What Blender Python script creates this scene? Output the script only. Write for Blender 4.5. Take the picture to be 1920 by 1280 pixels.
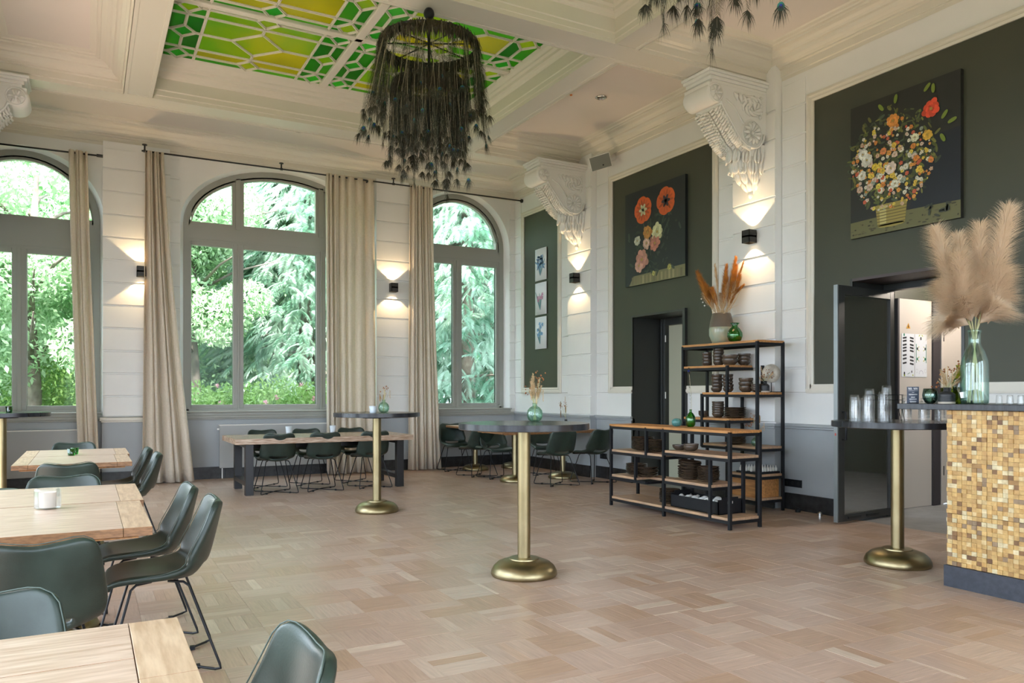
import bpy, math, random
import numpy as np
from math import sin, cos, pi, radians, sqrt
from mathutils import Vector, Matrix

for o in list(bpy.data.objects):
    bpy.data.objects.remove(o)
SC = bpy.context.scene
COL = SC.collection
rng = random.Random(7)

# ---------------------------------------------------------------- camera, world, sun, exposure
YAW = math.atan2(797, 1450)
cd = bpy.data.cameras.new('camera'); cam = bpy.data.objects.new('camera', cd); COL.objects.link(cam)
cam.location = (0, 0, 1.33); cam.rotation_euler = (pi/2, 0, -YAW)
cd.sensor_width = 36; cd.lens = 1450/1920*36; cd.shift_y = 97/1920; cd.clip_end = 200
SC.camera = cam

world = bpy.data.worlds.new('world'); SC.world = world; world.use_nodes = True
wn = world.node_tree.nodes; wl = world.node_tree.links
bg = wn['Background']
bg.inputs[0].default_value = (0.74, 0.865, 1.0, 1); bg.inputs[1].default_value = 6.2

sd = bpy.data.lights.new('sun', 'SUN'); sun = bpy.data.objects.new('sun', sd); COL.objects.link(sun)
sd.energy = 26.0; sd.angle = radians(6); sd.color = (1.0, 0.97, 0.93)
sun.rotation_euler = Vector((0.25, 1.0, -1.5)).normalized().to_track_quat('-Z', 'Y').to_euler()

SC.view_settings.view_transform = 'Standard'
SC.view_settings.look = 'None'
SC.view_settings.gamma = 1.0
SC.view_settings.use_curve_mapping = False
SC.view_settings.exposure = 0.42
SC.cycles.max_bounces = 9
SC.cycles.diffuse_bounces = 5
SC.cycles.glossy_bounces = 3
SC.cycles.transmission_bounces = 6
SC.cycles.transparent_max_bounces = 80
SC.cycles.sample_clamp_indirect = 6.0
SC.cycles.caustics_reflective = False
SC.cycles.caustics_refractive = False
SC.cycles.use_denoising = True

# ---------------------------------------------------------------- helpers
def setp(o, label=None, cat=None, group=None, kind=None):
    if label: o['label'] = label
    if cat: o['category'] = cat
    if group: o['group'] = group
    if kind: o['kind'] = kind
    return o

def thing(name, label, cat, loc=(0, 0, 0), rz=0.0, group=None):
    o = bpy.data.objects.new(name, None); COL.objects.link(o)
    o.location = loc; o.rotation_euler = (0, 0, rz); o.empty_display_size = .1
    return setp(o, label, cat, group)

def copy_tree(o, parent=None):
    c = o.copy(); COL.objects.link(c); c.parent = parent
    for ch in list(o.children):
        copy_tree(ch, c)
    return c

class MB:
    def __init__(s):
        s.v = []; s.f = []; s.c = []; s.m = []
    def add(s, vs, fs, col=None, mi=0):
        b = len(s.v); s.v.extend(vs)
        for f in fs:
            s.f.append([i+b for i in f]); s.c.append(col); s.m.append(mi)
        return s
    def box(s, x0, x1, y0, y1, z0, z1, col=None, mi=0):
        v = [(x0,y0,z0),(x1,y0,z0),(x1,y1,z0),(x0,y1,z0),(x0,y0,z1),(x1,y0,z1),(x1,y1,z1),(x0,y1,z1)]
        return s.add(v, [(0,3,2,1),(4,5,6,7),(0,1,5,4),(1,2,6,5),(2,3,7,6),(3,0,4,7)], col, mi)
    def tube(s, pts, r, seg=8, col=None, mi=0, caps=True, closed=False):
        pts = [Vector(p) for p in pts]; n = len(pts)
        rr = r if isinstance(r, (list, tuple)) else [r]*n
        vs = []; up = Vector((0,0,1)); prev = None
        for i, p in enumerate(pts):
            if closed: d = pts[(i+1) % n]-pts[i-1]
            else: d = (pts[min(i+1, n-1)]-pts[max(i-1, 0)])
            if d.length < 1e-9: d = Vector((0,0,1))
            d.normalize()
            if prev is None:
                a = up if abs(d.z) < .9 else Vector((1,0,0))
                u = d.cross(a).normalized()
            else:
                u = prev - d*prev.dot(d)
                if u.length < 1e-6: u = d.cross(up if abs(d.z) < .9 else Vector((1,0,0)))
                u.normalize()
            prev = u; w = d.cross(u)
            for k in range(seg):
                t = 2*pi*k/seg
                vs.append(tuple(p + (u*cos(t)+w*sin(t))*rr[i]))
        fs = []
        for i in range(n if closed else n-1):
            for k in range(seg):
                a = i*seg+k; b = i*seg+(k+1) % seg; j = (i+1) % n
                fs.append((a, b, j*seg+(k+1) % seg, j*seg+k))
        if caps and not closed:
            fs.append(tuple(range(seg-1, -1, -1))); fs.append(tuple((n-1)*seg+k for k in range(seg)))
        return s.add(vs, fs, col, mi)
    def lathe(s, prof, seg=24, c=(0,0,0), col=None, mi=0, caps=(True, True), sx=1, sy=1):
        vs = []
        for r, z in prof:
            for k in range(seg):
                t = 2*pi*k/seg; vs.append((c[0]+r*cos(t)*sx, c[1]+r*sin(t)*sy, c[2]+z))
        fs = []
        for i in range(len(prof)-1):
            for k in range(seg):
                fs.append((i*seg+k, i*seg+(k+1) % seg, (i+1)*seg+(k+1) % seg, (i+1)*seg+k))
        if caps[0]: fs.append(tuple(range(seg-1, -1, -1)))
        if caps[1]: fs.append(tuple((len(prof)-1)*seg+k for k in range(seg)))
        return s.add(vs, fs, col, mi)
    def prism(s, poly, ax, a0, a1, col=None, mi=0):
        """poly: 2D points; ax 'x','y','z' is the extrusion axis; other two axes in cyclic order kept simple."""
        def P(u, v, a):
            return {'x': (a, u, v), 'y': (u, a, v), 'z': (u, v, a)}[ax]
        n = len(poly)
        vs = [P(u, v, a0) for u, v in poly]+[P(u, v, a1) for u, v in poly]
        fs = [tuple(range(n)), tuple(range(2*n-1, n-1, -1))]
        for i in range(n):
            j = (i+1) % n; fs.append((i, i+n, j+n, j))
        return s.add(vs, fs, col, mi)
    def band(s, po, pi_, y0, y1, col=None):
        """arch shaped frame in the XZ plane between outline po and inner outline pi_, depth y0..y1"""
        n = len(po); vs = []
        for (x, z), (u, w) in zip(po, pi_):
            vs += [(x,y0,z),(u,y0,w),(u,y1,w),(x,y1,z)]
        fs = []
        for i in range(n-1):
            a = 4*i; b = a+4
            fs += [(a,a+1,b+1,b),(a+1,a+2,b+2,b+1),(a+2,a+3,b+3,b+2),(a+3,a,b,b+3)]
        fs += [(0,3,2,1),(4*n-4,4*n-3,4*n-2,4*n-1)]
        return s.add(vs, fs, col)
    def xf(s, M):
        s.v = [tuple(M @ Vector(p)) for p in s.v]; return s
    def build(s, name, mat, parent=None, smooth=False, bevel=0, solid=0, subsurf=0, angle=None):
        me = bpy.data.meshes.new(name)
        me.from_pydata(s.v, [], s.f)
        mats = mat if isinstance(mat, (list, tuple)) else [mat]
        for m in mats: me.materials.append(m)
        if len(mats) > 1: me.polygons.foreach_set('material_index', s.m)
        if any(c is not None for c in s.c):
            at = me.color_attributes.new('col', 'FLOAT_COLOR', 'CORNER')
            arr = np.empty((len(me.loops), 4), dtype=np.float32); k = 0
            for f, c in zip(s.f, s.c):
                c = c or (1, 1, 1); arr[k:k+len(f)] = (c[0], c[1], c[2], 1); k += len(f)
            at.data.foreach_set('color', arr.ravel())
        if smooth:
            me.polygons.foreach_set('use_smooth', [True]*len(me.polygons))
            if angle is not None: me.set_sharp_from_angle(angle=radians(angle))
        me.update()
        o = bpy.data.objects.new(name, me); COL.objects.link(o)
        if parent is not None: o.parent = parent
        if solid:
            md = o.modifiers.new('solid', 'SOLIDIFY'); md.thickness = solid; md.offset = 0
        if subsurf:
            md = o.modifiers.new('sub', 'SUBSURF'); md.levels = subsurf; md.render_levels = subsurf
        if bevel:
            md = o.modifiers.new('bevel', 'BEVEL'); md.width = bevel; md.segments = 2; md.limit_method = 'ANGLE'; md.angle_limit = radians(40)
        return o

def share(src, name, parent, loc=(0,0,0), rot=(0,0,0), scale=(1,1,1)):
    o = bpy.data.objects.new(name, src.data); COL.objects.link(o); o.parent = parent
    o.location = loc; o.rotation_euler = rot; o.scale = scale
    for md in src.modifiers:
        m2 = o.modifiers.new(md.name, md.type)
        for p in ('width', 'segments', 'limit_method', 'angle_limit', 'thickness', 'offset', 'levels', 'render_levels'):
            if hasattr(md, p): setattr(m2, p, getattr(md, p))
    return o

def struct(name, mb, m, parent=None, **k):
    o = mb.build(name, m, parent, **k)
    if parent is None: o['kind'] = 'structure'
    return o

# ---------------------------------------------------------------- materials
MAT = {}
def mat(name, c, rough=.5, metal=0, c2=None, scale=5, stretch=(1,1,1), bump=0, bscale=None, attr=False, spec=.5, coat=0,
        emis=None, estr=0, detail=4, contrast=(.35, .65), coords='Object', sheen=0, trans_leaf=0, bdist=.01):
    m = bpy.data.materials.new(name); m.use_nodes = True; nt = m.node_tree; N = nt.nodes; L = nt.links
    b = N['Principled BSDF']; b.inputs['Roughness'].default_value = rough; b.inputs['Metallic'].default_value = metal
    b.inputs['Specular IOR Level'].default_value = spec; b.inputs['Coat Weight'].default_value = coat
    b.inputs['Sheen Weight'].default_value = sheen
    b.inputs['Base Color'].default_value = (*c, 1)
    src = None
    if c2 is not None or bump:
        tc = N.new('ShaderNodeTexCoord'); mp = N.new('ShaderNodeMapping'); L.new(tc.outputs[coords], mp.inputs[0])
        mp.inputs['Scale'].default_value = stretch
        nz = N.new('ShaderNodeTexNoise'); nz.inputs['Scale'].default_value = scale; nz.inputs['Detail'].default_value = detail
        L.new(mp.outputs[0], nz.inputs['Vector'])
    if c2 is not None:
        r = N.new('ShaderNodeValToRGB'); r.color_ramp.elements[0].position = contrast[0]; r.color_ramp.elements[1].position = contrast[1]
        r.color_ramp.elements[0].color = (*c, 1); r.color_ramp.elements[1].color = (*c2, 1)
        L.new(nz.outputs['Fac'], r.inputs[0]); src = r.outputs[0]
    if attr:
        a = N.new('ShaderNodeAttribute'); a.attribute_name = 'col'
        if src is None: src = a.outputs['Color']
        else:
            mx = N.new('ShaderNodeMix'); mx.data_type = 'RGBA'; mx.blend_type = 'MULTIPLY'; mx.inputs[0].default_value = 1
            L.new(a.outputs['Color'], mx.inputs[6]); L.new(src, mx.inputs[7]); src = mx.outputs[2]
    if src is not None: L.new(src, b.inputs['Base Color'])
    if bump:
        bn = N.new('ShaderNodeBump'); bn.inputs['Strength'].default_value = bump; bn.inputs['Distance'].default_value = bdist
        if bscale:
            n2 = N.new('ShaderNodeTexNoise'); n2.inputs['Scale'].default_value = bscale; n2.inputs['Detail'].default_value = 3
            L.new(mp.outputs[0], n2.inputs['Vector']); L.new(n2.outputs['Fac'], bn.inputs['Height'])
        else: L.new(nz.outputs['Fac'], bn.inputs['Height'])
        L.new(bn.outputs[0], b.inputs['Normal'])
    if emis:
        b.inputs['Emission Color'].default_value = (*emis, 1); b.inputs['Emission Strength'].default_value = estr
    if trans_leaf:
        tr = N.new('ShaderNodeBsdfTranslucent'); mx = N.new('ShaderNodeMixShader'); mx.inputs[0].default_value = trans_leaf
        if src is not None: L.new(src, tr.inputs[0])
        else: tr.inputs[0].default_value = (*c, 1)
        out = N['Material Output']; L.new(b.outputs[0], mx.inputs[1]); L.new(tr.outputs[0], mx.inputs[2]); L.new(mx.outputs[0], out.inputs[0])
    MAT[name] = m
    return m

def glassmat(name, tint, refl=.12, rough=.02, edge=None, dust=0, haze_col=(.8,.85,.85)):
    edge = tuple(min(1, .35*a+.65*b) for a, b in zip(tint, edge)) if edge else None
    m = bpy.data.materials.new(name); m.use_nodes = True; N = m.node_tree.nodes; L = m.node_tree.links
    N.remove(N['Principled BSDF']); out = N['Material Output']
    t = N.new('ShaderNodeBsdfTransparent'); g = N.new('ShaderNodeBsdfGlossy'); g.inputs['Roughness'].default_value = rough
    lw = N.new('ShaderNodeLayerWeight'); lw.inputs[0].default_value = .35
    cr = N.new('ShaderNodeMix'); cr.data_type = 'RGBA'
    cr.inputs[6].default_value = (*tint, 1); cr.inputs[7].default_value = (*(edge or tint), 1)
    L.new(lw.outputs['Facing'], cr.inputs[0]); L.new(cr.outputs[2], t.inputs[0])
    ma = N.new('ShaderNodeMath'); ma.operation = 'MULTIPLY_ADD'; ma.inputs[1].default_value = refl*3; ma.inputs[2].default_value = refl*.4
    L.new(lw.outputs['Fresnel'], ma.inputs[0])
    mx = N.new('ShaderNodeMixShader'); L.new(ma.outputs[0], mx.inputs[0]); L.new(t.outputs[0], mx.inputs[1]); L.new(g.outputs[0], mx.inputs[2])
    if dust:  # pale diffuse haze stands in for sheen and reflections on the glass
        df = N.new('ShaderNodeBsdfDiffuse'); df.inputs[0].default_value = (*haze_col, 1); m2 = N.new('ShaderNodeMixShader'); m2.inputs[0].default_value = dust
        L.new(mx.outputs[0], m2.inputs[1]); L.new(df.outputs[0], m2.inputs[2]); mx = m2
    L.new(mx.outputs[0], out.inputs[0])
    MAT[name] = m
    return m

plaster = mat('plaster', (.79, .795, .785), .55, c2=(.75, .755, .745), scale=1.5, bump=.05, bscale=30)
ceilmat = mat('ceiling_plaster', (.72, .665, .62), .7, c2=(.69, .64, .60), scale=1.2)
mould = mat('moulding_paint', (.68, .65, .575), .42)
dado = mat('dado_paint', (.36, .385, .405), .5, c2=(.335, .36, .38), scale=2)
winpaint = mat('window_paint', (.33, .335, .305), .45)
greenwall = mat('green_wall_paint', (.055, .058, .036), .5, c2=(.047, .051, .034), scale=1.2)
blackdoor = mat('black_door_paint', (.035, .037, .036), .35)
stone = mat('black_stone', (.010, .010, .011), .35, c2=(.030, .030, .032), scale=14)
oak_kw = dict(rough=.30, scale=6, attr=True, spec=.45, bump=.1, bscale=30, bdist=.002, contrast=(.3, .7))
oak = [mat('parquet_oak_long', (1.12, 1.11, 1.09), c2=(.88, .86, .83), stretch=(1, 12, 1), **oak_kw), mat('parquet_oak_cross', (1.12, 1.11, 1.09), c2=(.88, .86, .83), stretch=(12, 1, 1), **oak_kw)]
subfloor = mat('parquet_joint', (.11, .08, .06), .8)
teak = mat('pale_teak', (.61, .47, .365), .36, c2=(.43, .30, .21), scale=6, stretch=(1, 9, 9), bump=.1, bdist=.002)
teak_end = mat('teak_end_board', (.62, .46, .31), .38, c2=(.42, .28, .17), scale=6, stretch=(9, 1, 9), bump=.1, bdist=.002)
tableedge = mat('table_edge_grain', (.34, .17, .075), .45, c2=(.20, .10, .045), scale=14, stretch=(2, 2, 8))
oldwood = mat('old_timber', (.54, .41, .31), .27, c2=(.28, .175, .11), scale=7, stretch=(1, 10, 10), bump=.3, bdist=.004)
orangewood = mat('orange_wood', (.62, .30, .10), .45, c2=(.40, .18, .06), scale=5, stretch=(8, 1, 8), bump=.1, bdist=.002)
graywood = mat('worn_shelf_wood', (.56, .35, .20), .5, c2=(.38, .25, .17), scale=5, stretch=(8, 1, 8))
leather = mat('green_leather', (.013, .024, .019), .36, c2=(.026, .044, .036), scale=7, bump=.12, bscale=160, spec=.5, bdist=.003)
piping = mat('leather_seam', (.07, .10, .088), .5)
blackmetal = mat('black_metal', (.010, .011, .014), .45, spec=.3)
steel = mat('dark_steel', (.035, .035, .037), .35, metal=.6)
brass = mat('aged_brass', (.36, .30, .175), .36, metal=1, c2=(.29, .24, .13), scale=4)
slate = mat('black_tabletop', (.012, .013, .018), .24, c2=(.024, .027, .035), scale=3, stretch=(1, 12, 1))
cloth = mat('curtain_linen', (.86, .78, .67), .8, c2=(.80, .72, .61), scale=40, sheen=.2, trans_leaf=.35)
rodmat = mat('rod_iron', (.015, .015, .016), .4)
white = mat('white_enamel', (.78, .78, .76), .4)
radm = mat('radiator_paint', (.36, .37, .37), .4)
ceramic = mat('dark_stoneware', (.060, .047, .038), .25, c2=(.10, .068, .045), scale=20)
ceramic_in = mat('stoneware_edge', (.07, .045, .03), .4)
blackcer = mat('matt_black_pottery', (.018, .020, .024), .45)
creamcer = mat('raw_clay', (.55, .48, .40), .7)
teal = mat('teal_glaze', (.05, .17, .18), .3, c2=(.10, .28, .26), scale=60)
panecl = glassmat('window_glass', (.985, 1.0, .99), .008)
clear = glassmat('clear_glass', (.985, .99, .99), .10, .05, (.90, .92, .93), .04)
tumglass = glassmat('textured_glass', (.985, .985, .985), .10, .08, (.93, .94, .95), .02)  # white haze mixed in for highlights on the stacked glasses
paleg = glassmat('pale_green_glass', (.86, .96, .91), .09, .03, (.50, .74, .62), .02, (.6, .85, .7))
bottleg = glassmat('bottle_glass', (.90, .97, .95), .12, .03, (.45, .68, .62))
emerald = glassmat('emerald_glass', (.05, .75, .20), .2, .03, (.0, .42, .09))
oliveg = glassmat('olive_glass', (.50, .60, .04), .2, .03, (.05, .06, .0))
tealg = glassmat('teal_glass', (.66, .82, .78), .2, .03, (.15, .32, .29))
doorgl = glassmat('door_glass', (.50, .55, .54), .85, .03, None, .10, (.30, .33, .29))  # grey haze replaces the reflections the pane would show
paper = mat('paper', (.78, .80, .84), .7)
printm = mat('print_ink', (1, 1, 1), .45, attr=True)
mosaic = mat('wood_mosaic', (1, 1, 1), .5, c2=(.72, .66, .58), scale=35, attr=True, contrast=(.3, .7))
plinth = mat('blue_black_plinth', (.030, .036, .052), .4, c2=(.045, .052, .07), scale=30)
creamdoor = mat('cream_door', (.62, .56, .50), .5)
darkgap = mat('dark_stained_frame', (.055, .048, .052), .6)
concrete = mat('grey_floor', (.33, .33, .33), .5, c2=(.27, .27, .27), scale=6)
straw = mat('dried_straw', (.58, .38, .19), .8, c2=(.70, .54, .34), scale=20)
pampas = mat('pampas_plume', (.90, .79, .65), .9, c2=(.82, .69, .54), scale=12, trans_leaf=.5)
orangeplume = mat('orange_plume', (.60, .26, .04), .8, c2=(.42, .17, .04), scale=14, trans_leaf=.2)
rust = mat('rust_flower', (.30, .11, .04), .85)
stemgreen = mat('dry_stem', (.50, .50, .28), .6)
feath = mat('peacock_barb', (.040, .034, .020), .6, c2=(.022, .036, .022), scale=3)
rachis = mat('feather_rachis', (.42, .38, .26), .5)
furm = mat('feather_trim_brown', (.050, .036, .020), .7, c2=(.030, .028, .018), scale=12)
eyeg = mat('feather_eye_green', (.02, .16, .12), .35)
eyeb = mat('feather_eye_blue', (.01, .03, .28), .3)
lampglow = mat('lamp_lens', (1, .8, .5), .5, emis=(1, .72, .38), estr=14)
copper = mat('copper_oxide', (.20, .13, .08), .5)
tan_ceram = mat('taupe_glaze', (.12, .09, .065), .4)

# ---------------------------------------------------------------- shell geometry constants
XR, YW, ZS, ZF = 7.10, 12.80, 4.97, 5.28
XL = -1.12
JO = [.955+.3315*k for k in range(12)]

def ell(cx, a, zs, b, zsill, n=28):
    p = [(cx+a, zsill)]
    for i in range(n+1):
        t = pi*i/n; p.append((cx+a*cos(t), zs+b*sin(t)))
    p.append((cx-a, zsill))
    return p

# ---- floor: basket parquet
fl = MB(); fl.box(-4.0, 7.12, -3, 13.0, -.06, -.004)
floor = struct('floor', fl, subfloor)
pal = [(.455,.325,.255),(.475,.345,.275),(.435,.305,.235),(.495,.37,.30),(.465,.325,.245),(.41,.275,.195),(.455,.33,.265),(.505,.385,.315)]
strips = []
S = .30; nst = 4
fx, fy = sin(YAW), cos(YAW)
for i in range(-13, 25):
    for j in range(-10, 44):
        x0 = i*S-.02; y0 = j*S+.04
        if x0 > 7.1 or y0 > 12.8 or x0 < -4: continue
        hor = (i+j) % 2 == 0
        cb = pal[rng.randrange(len(pal))]
        if rng.random() < .35 and nst == 4: ws = [.11, .06, .13]
        else: ws = [.075]*4
        if rng.random() < .16: ws = [.022, .13, .078, .07]
        t = 0
        for w in ws:
            c = cb if rng.random() < .74 else pal[rng.randrange(len(pal))]
            if rng.random() < (.30 if w < .05 else .02): c = (.57, .455, .37)
            f = rng.uniform(.96, 1.04); c = tuple(v*f for v in c)
            if hor: r = (x0, x0+S, y0+t, y0+t+w)
            else: r = (x0+t, x0+t+w, y0, y0+S)
            t += w
            r = (r[0], min(r[1], 7.1), r[2], min(r[3], 12.8))
            strips.append((r, c, 0 if hor else 1))
def vis(r):
    x, y = (r[0]+r[1])/2, (r[2]+r[3])/2
    d = x*fx+y*fy; lat = x*fy-y*fx
    if d < .3: return 1e9
    px = 960+1450*lat/d; py = 737+1450*1.33/d
    return d if (-20 < px < 1940 and py < 1310) else 1e9
def strip_box(mb, r, c, mi):
    g = .0003; dz = rng.uniform(-.0006, .0006)
    x0, x1, y0, y1 = r[0]+g, r[1]-g, r[2]+g, r[3]-g; h = .0005
    z1 = dz; z0 = -.0035
    v = [(x0,y0,z0),(x1,y0,z0),(x1,y1,z0),(x0,y1,z0),(x0+h,y0+h,z1),(x1-h,y0+h,z1),(x1-h,y1-h,z1),(x0+h,y1-h,z1)]
    mb.add(v, [(4,5,6,7),(0,1,5,4),(1,2,6,5),(2,3,7,6),(3,0,4,7)], c, mi)
strips.sort(key=lambda t: vis(t[0]))
for r, c, mi in strips[:300]:
    mb = MB(); strip_box(mb, r, c, mi); mb.build('parquet_strip', oak, floor)
mb = MB()
for r, c, mi in strips[300:]: strip_box(mb, r, c, mi)
o = mb.build('parquet_field', oak, floor); o['kind'] = 'stuff'

# ---- window wall
def wall_cols(mb, y, xa, xb, wins, z0, z1):
    xs = xa
    for (cx, a, zs, b, zsill) in wins:
        if cx-a > xs: mb.add([(xs,y,z0),(cx-a,y,z0),(cx-a,y,z1),(xs,y,z1)], [(0,1,2,3)])
        mb.add([(cx-a,y,z0),(cx+a,y,z0),(cx+a,y,zsill),(cx-a,y,zsill)], [(0,1,2,3)])
        p = ell(cx, a, zs, b, zsill)[1:-1]
        for (x1_, za), (x2_, zb) in zip(p[:-1], p[1:]):
            mb.add([(x2_,y,zb),(x1_,y,za),(x1_,y,z1),(x2_,y,z1)], [(0,1,2,3)])
        p = ell(cx, a, zs, b, zsill); q = ell(cx, a-.06, zs, b-.04, zsill)
        for i in range(len(p)-1):
            mb.add([(p[i][0],y,p[i][1]),(p[i+1][0],y,p[i+1][1]),(q[i+1][0],y+.14,q[i+1][1]),(q[i][0],y+.14,q[i][1]),
                    (q[i+1][0],y+.5,q[i+1][1]),(q[i][0],y+.5,q[i][1])], [(0,1,2,3),(3,2,4,5)])
        xs = cx+a
    mb.add([(xs,y,z0),(xb,y,z0),(xb,y,z1),(xs,y,z1)], [(0,1,2,3)])
WIN = [(-.78, 1.01, 3.83, .98, 1.02), (2.80, 1.55, 3.97, 1.0, 1.02), (5.97, 1.01, 4.03, .99, 1.02)]
mb = MB(); wall_cols(mb, YW, -3.0, 7.3, WIN, .95, 5.6)
mb.box(-3, 7.3, YW+.48, YW+.5, 5.0, 5.6)
wall_far = struct('wall_far', mb, plaster)
mb = MB(); mb.box(-3, 7.3, YW-.0, YW+.02, 0, .955); mb.build('dado_panel', dado, wall_far)
mb = MB(); mb.box(-3, 7.12, YW-.05, YW, .945, .985); mb.box(-3, 7.12, YW-.03, YW, .92, .945); mb.build('dado_rail', winpaint, wall_far, bevel=.006)
def courses(parent, u0, u1, face, depth, axis, z_lo=.985, z_hi=4.9, joints=JO, m=plaster, flip=1):
    zs = [z for z in joints if z_lo-.01 < z < z_hi]
    if not zs or zs[0] > z_lo+.03: zs = [z_lo]+zs
    zs = zs+[z_hi]
    for a, b in zip(zs[:-1], zs[1:]):
        g = .006; c = .009
        A0, A1, B0, B1 = u0, u1, a+g, b-g
        f0 = face+depth*flip; f1 = face
        def P(u, z, f): return (u, f, z) if axis == 'x' else (f, u, z)
        v = [P(A0,B0,f0),P(A1,B0,f0),P(A1,B1,f0),P(A0,B1,f0),P(A0+.001,B0+c,f1),P(A1-.001,B0+c,f1),P(A1-.001,B1-c,f1),P(A0+.001,B1-c,f1)]
        MB().add(v, [(4,5,6,7),(0,1,5,4),(1,2,6,5),(2,3,7,6),(3,0,4,7)]).build('wall_block', m, parent)
# two piers standing proud between the windows
for n, (x0, x1) in enumerate(((.20, 1.10), (4.33, 4.93))):
    mb = MB(); mb.box(x0+.004, x1-.004, 12.70, YW, .985, 5.0)
    pier = struct('wall_pier_%d' % (n+1), mb, plaster)
    courses(pier, x0, x1, 12.68, .03, 'x')
    mb = MB(); mb.box(x0-.01, x1+.01, 12.67, YW, 0, .93); mb.build('pier_base', dado, pier)
    mb = MB(); mb.box(x0-.04, x1+.04, 12.63, YW, .93, .975); mb.box(x0-.02, x1+.02, 12.65, YW, .905, .93); mb.build('pier_rail', mould if n == 0 else winpaint, pier, bevel=.006)
for (x0, x1) in ((1.10, 1.24), (4.935, 4.955), (6.985, 7.10)):
    courses(wall_far, x0, x1, YW-.012, .012, 'x', 1.03)
# baseboard of black stone slabs
def slabs(name, axis, face, u0, u1, step, h=.185, t=.025, sgn=-1):
    root = thing(name, None, None); root['kind'] = 'structure'
    u = u0
    while u < u1-.01:
        e = min(u+step, u1); mb = MB()
        if axis == 'x': mb.box(u+.001, e-.001, min(face, face+sgn*t), max(face, face+sgn*t), 0, h)
        else: mb.box(min(face, face+sgn*t), max(face, face+sgn*t), u+.001, e-.001, 0, h)
        mb.build('stone_slab', stone, root); u = e
    return root
slabs('baseboard_far', 'x', YW, -1.1, 7.1, .6)
slabs('baseboard_pier_1', 'x', 12.67, .19, 1.11, .46)
slabs('baseboard_pier_2', 'x', 12.67, 4.32, 4.94, .31)

def window(n, cx, a, zs, b, zsill, zt0, zt1, low, up, sillx, lowz=1.15, yf=12.93):
    root = thing('window_%d' % n, None, None); root['kind'] = 'structure'
    mb = MB(); mb.band(ell(cx, a, zs, b, zsill), ell(cx, a-.085, zs, b-.085, zsill), yf, yf+.12)
    mb.band(ell(cx, a-.085, zs, b-.085, zsill), ell(cx, a-.105, zs, b-.105, zsill), yf+.02, yf+.12)
    mb.build('window_frame', winpaint, root, smooth=True, angle=40)
    mb = MB(); mb.box(cx-a+.08, cx+a-.08, yf+.01, yf+.11, zt0, zt1); mb.box(cx-a+.0851, cx+a-.0851, yf+.001, yf+.1, zt0+.04, zt1-.04)
    mb.build('transom', winpaint, root)
    # lower casements
    for i, (x0, x1) in enumerate(low):
        w = .07
        mb = MB()
        for (p, q, r, s) in ((x0-w, x0, lowz-w, zt0+.01), (x1, x1+w, lowz-w, zt0+.01)): mb.box(p, q, yf+.015, yf+.1, r, s)
        mb.box(x0, x1, yf+.015, yf+.1, lowz-w, lowz); mb.box(x0, x1, yf+.015, yf+.1, zt0-.06, zt0+.01)
        for (p, q, r, s) in ((x0-.012, x0, lowz, zt0-.06), (x1, x1+.012, lowz, zt0-.06)): mb.box(p-0, q+.008, yf+.045, yf+.09, r, s)
        sash = mb.build('casement', winpaint, root, bevel=.006)
        g = MB(); g.box(x0-.01, x1+.01, yf+.06, yf+.066, lowz-.01, zt0-.05); g.build('pane', panecl, sash)
    gaps = [(l[1]+.07, r[0]-.07) for l, r in zip(low[:-1], low[1:])]
    for (g0, g1) in gaps:
        mb = MB(); mb.box(g0-.005, g1+.005, yf-.005, yf+.11, zsill, zt0+.01); mb.build('mullion', winpaint, root, bevel=.004)
    # upper lights
    ai, bi = a-.14, b-.14
    zlow = zt1
    for i, (x0, x1) in enumerate(up):
        pts = []
        m_ = 14
        for k in range(m_+1):
            x = x0+(x1-x0)*k/m_
            q = 1-((x-cx)/ai)**2
            z = zs+bi*sqrt(max(q, 0))
            pts.append((x, max(z, zlow+.05)))
        outer = []
        for (x, z) in pts:
            q = 1-((x-cx)/(a-.08))**2
            outer.append((x, zs+(b-.08)*sqrt(max(q, 0))))
        mb = MB(); mb.band(outer, pts, yf+.02, yf+.1)
        mb.box(x0-.06, x0, yf+.02, yf+.1, zlow-.02, outer[0][1] if i else pts[0][1]+.02)
        mb.box(x1, x1+.06, yf+.02, yf+.1, zlow-.02, outer[-1][1] if i < len(up)-1 else pts[-1][1]+.02)
        mb.box(x0, x1, yf+.02, yf+.1, zlow-.02, zlow+.05)
        sash = mb.build('fanlight', winpaint, root)
        g = MB(); g.prism([(x0-.02, zlow+.02), (x1+.02, zlow+.02)]+[(x, z+.02) for x, z in reversed(pts)], 'y', yf+.06, yf+.066)
        g.build('pane', panecl, sash)
    for (l, r) in zip(up[:-1], up[1:]):
        g0, g1 = l[1]+.05, r[0]-.05; q = 1-(((g0+g1)/2-cx)/(a-.08))**2
        mb = MB(); mb.box(g0, g1, yf, yf+.11, zlow-.02, zs+(b-.06)*sqrt(q)); mb.build('mullion', winpaint, root, bevel=.004)
    mb = MB(); mb.box(sillx[0], sillx[1], YW-.09, yf+.1, 1.03, 1.055); mb.box(sillx[0]+.01, sillx[1]-.01, YW-.06, yf+.1, .985, 1.03); mb.box(cx-a+.03, cx+a-.03, yf+.0, yf+.11, 1.05, 1.09)
    mb.build('window_sill', winpaint, root, bevel=.006)
    return root
window(1, -.78, .95, 3.83, .95, 1.05, 3.38, 3.80, [(-1.58, -.93), (-.75, .04)], [(-1.58, .03)], (-1.9, .19))
window(2, 2.80, 1.50, 3.97, .96, 1.05, 3.70, 3.96, [(1.42, 2.04), (2.20, 3.37), (3.53, 4.17)], [(1.43, 2.03), (2.21, 3.36), (3.54, 4.16)], (1.18, 4.32))
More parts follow.
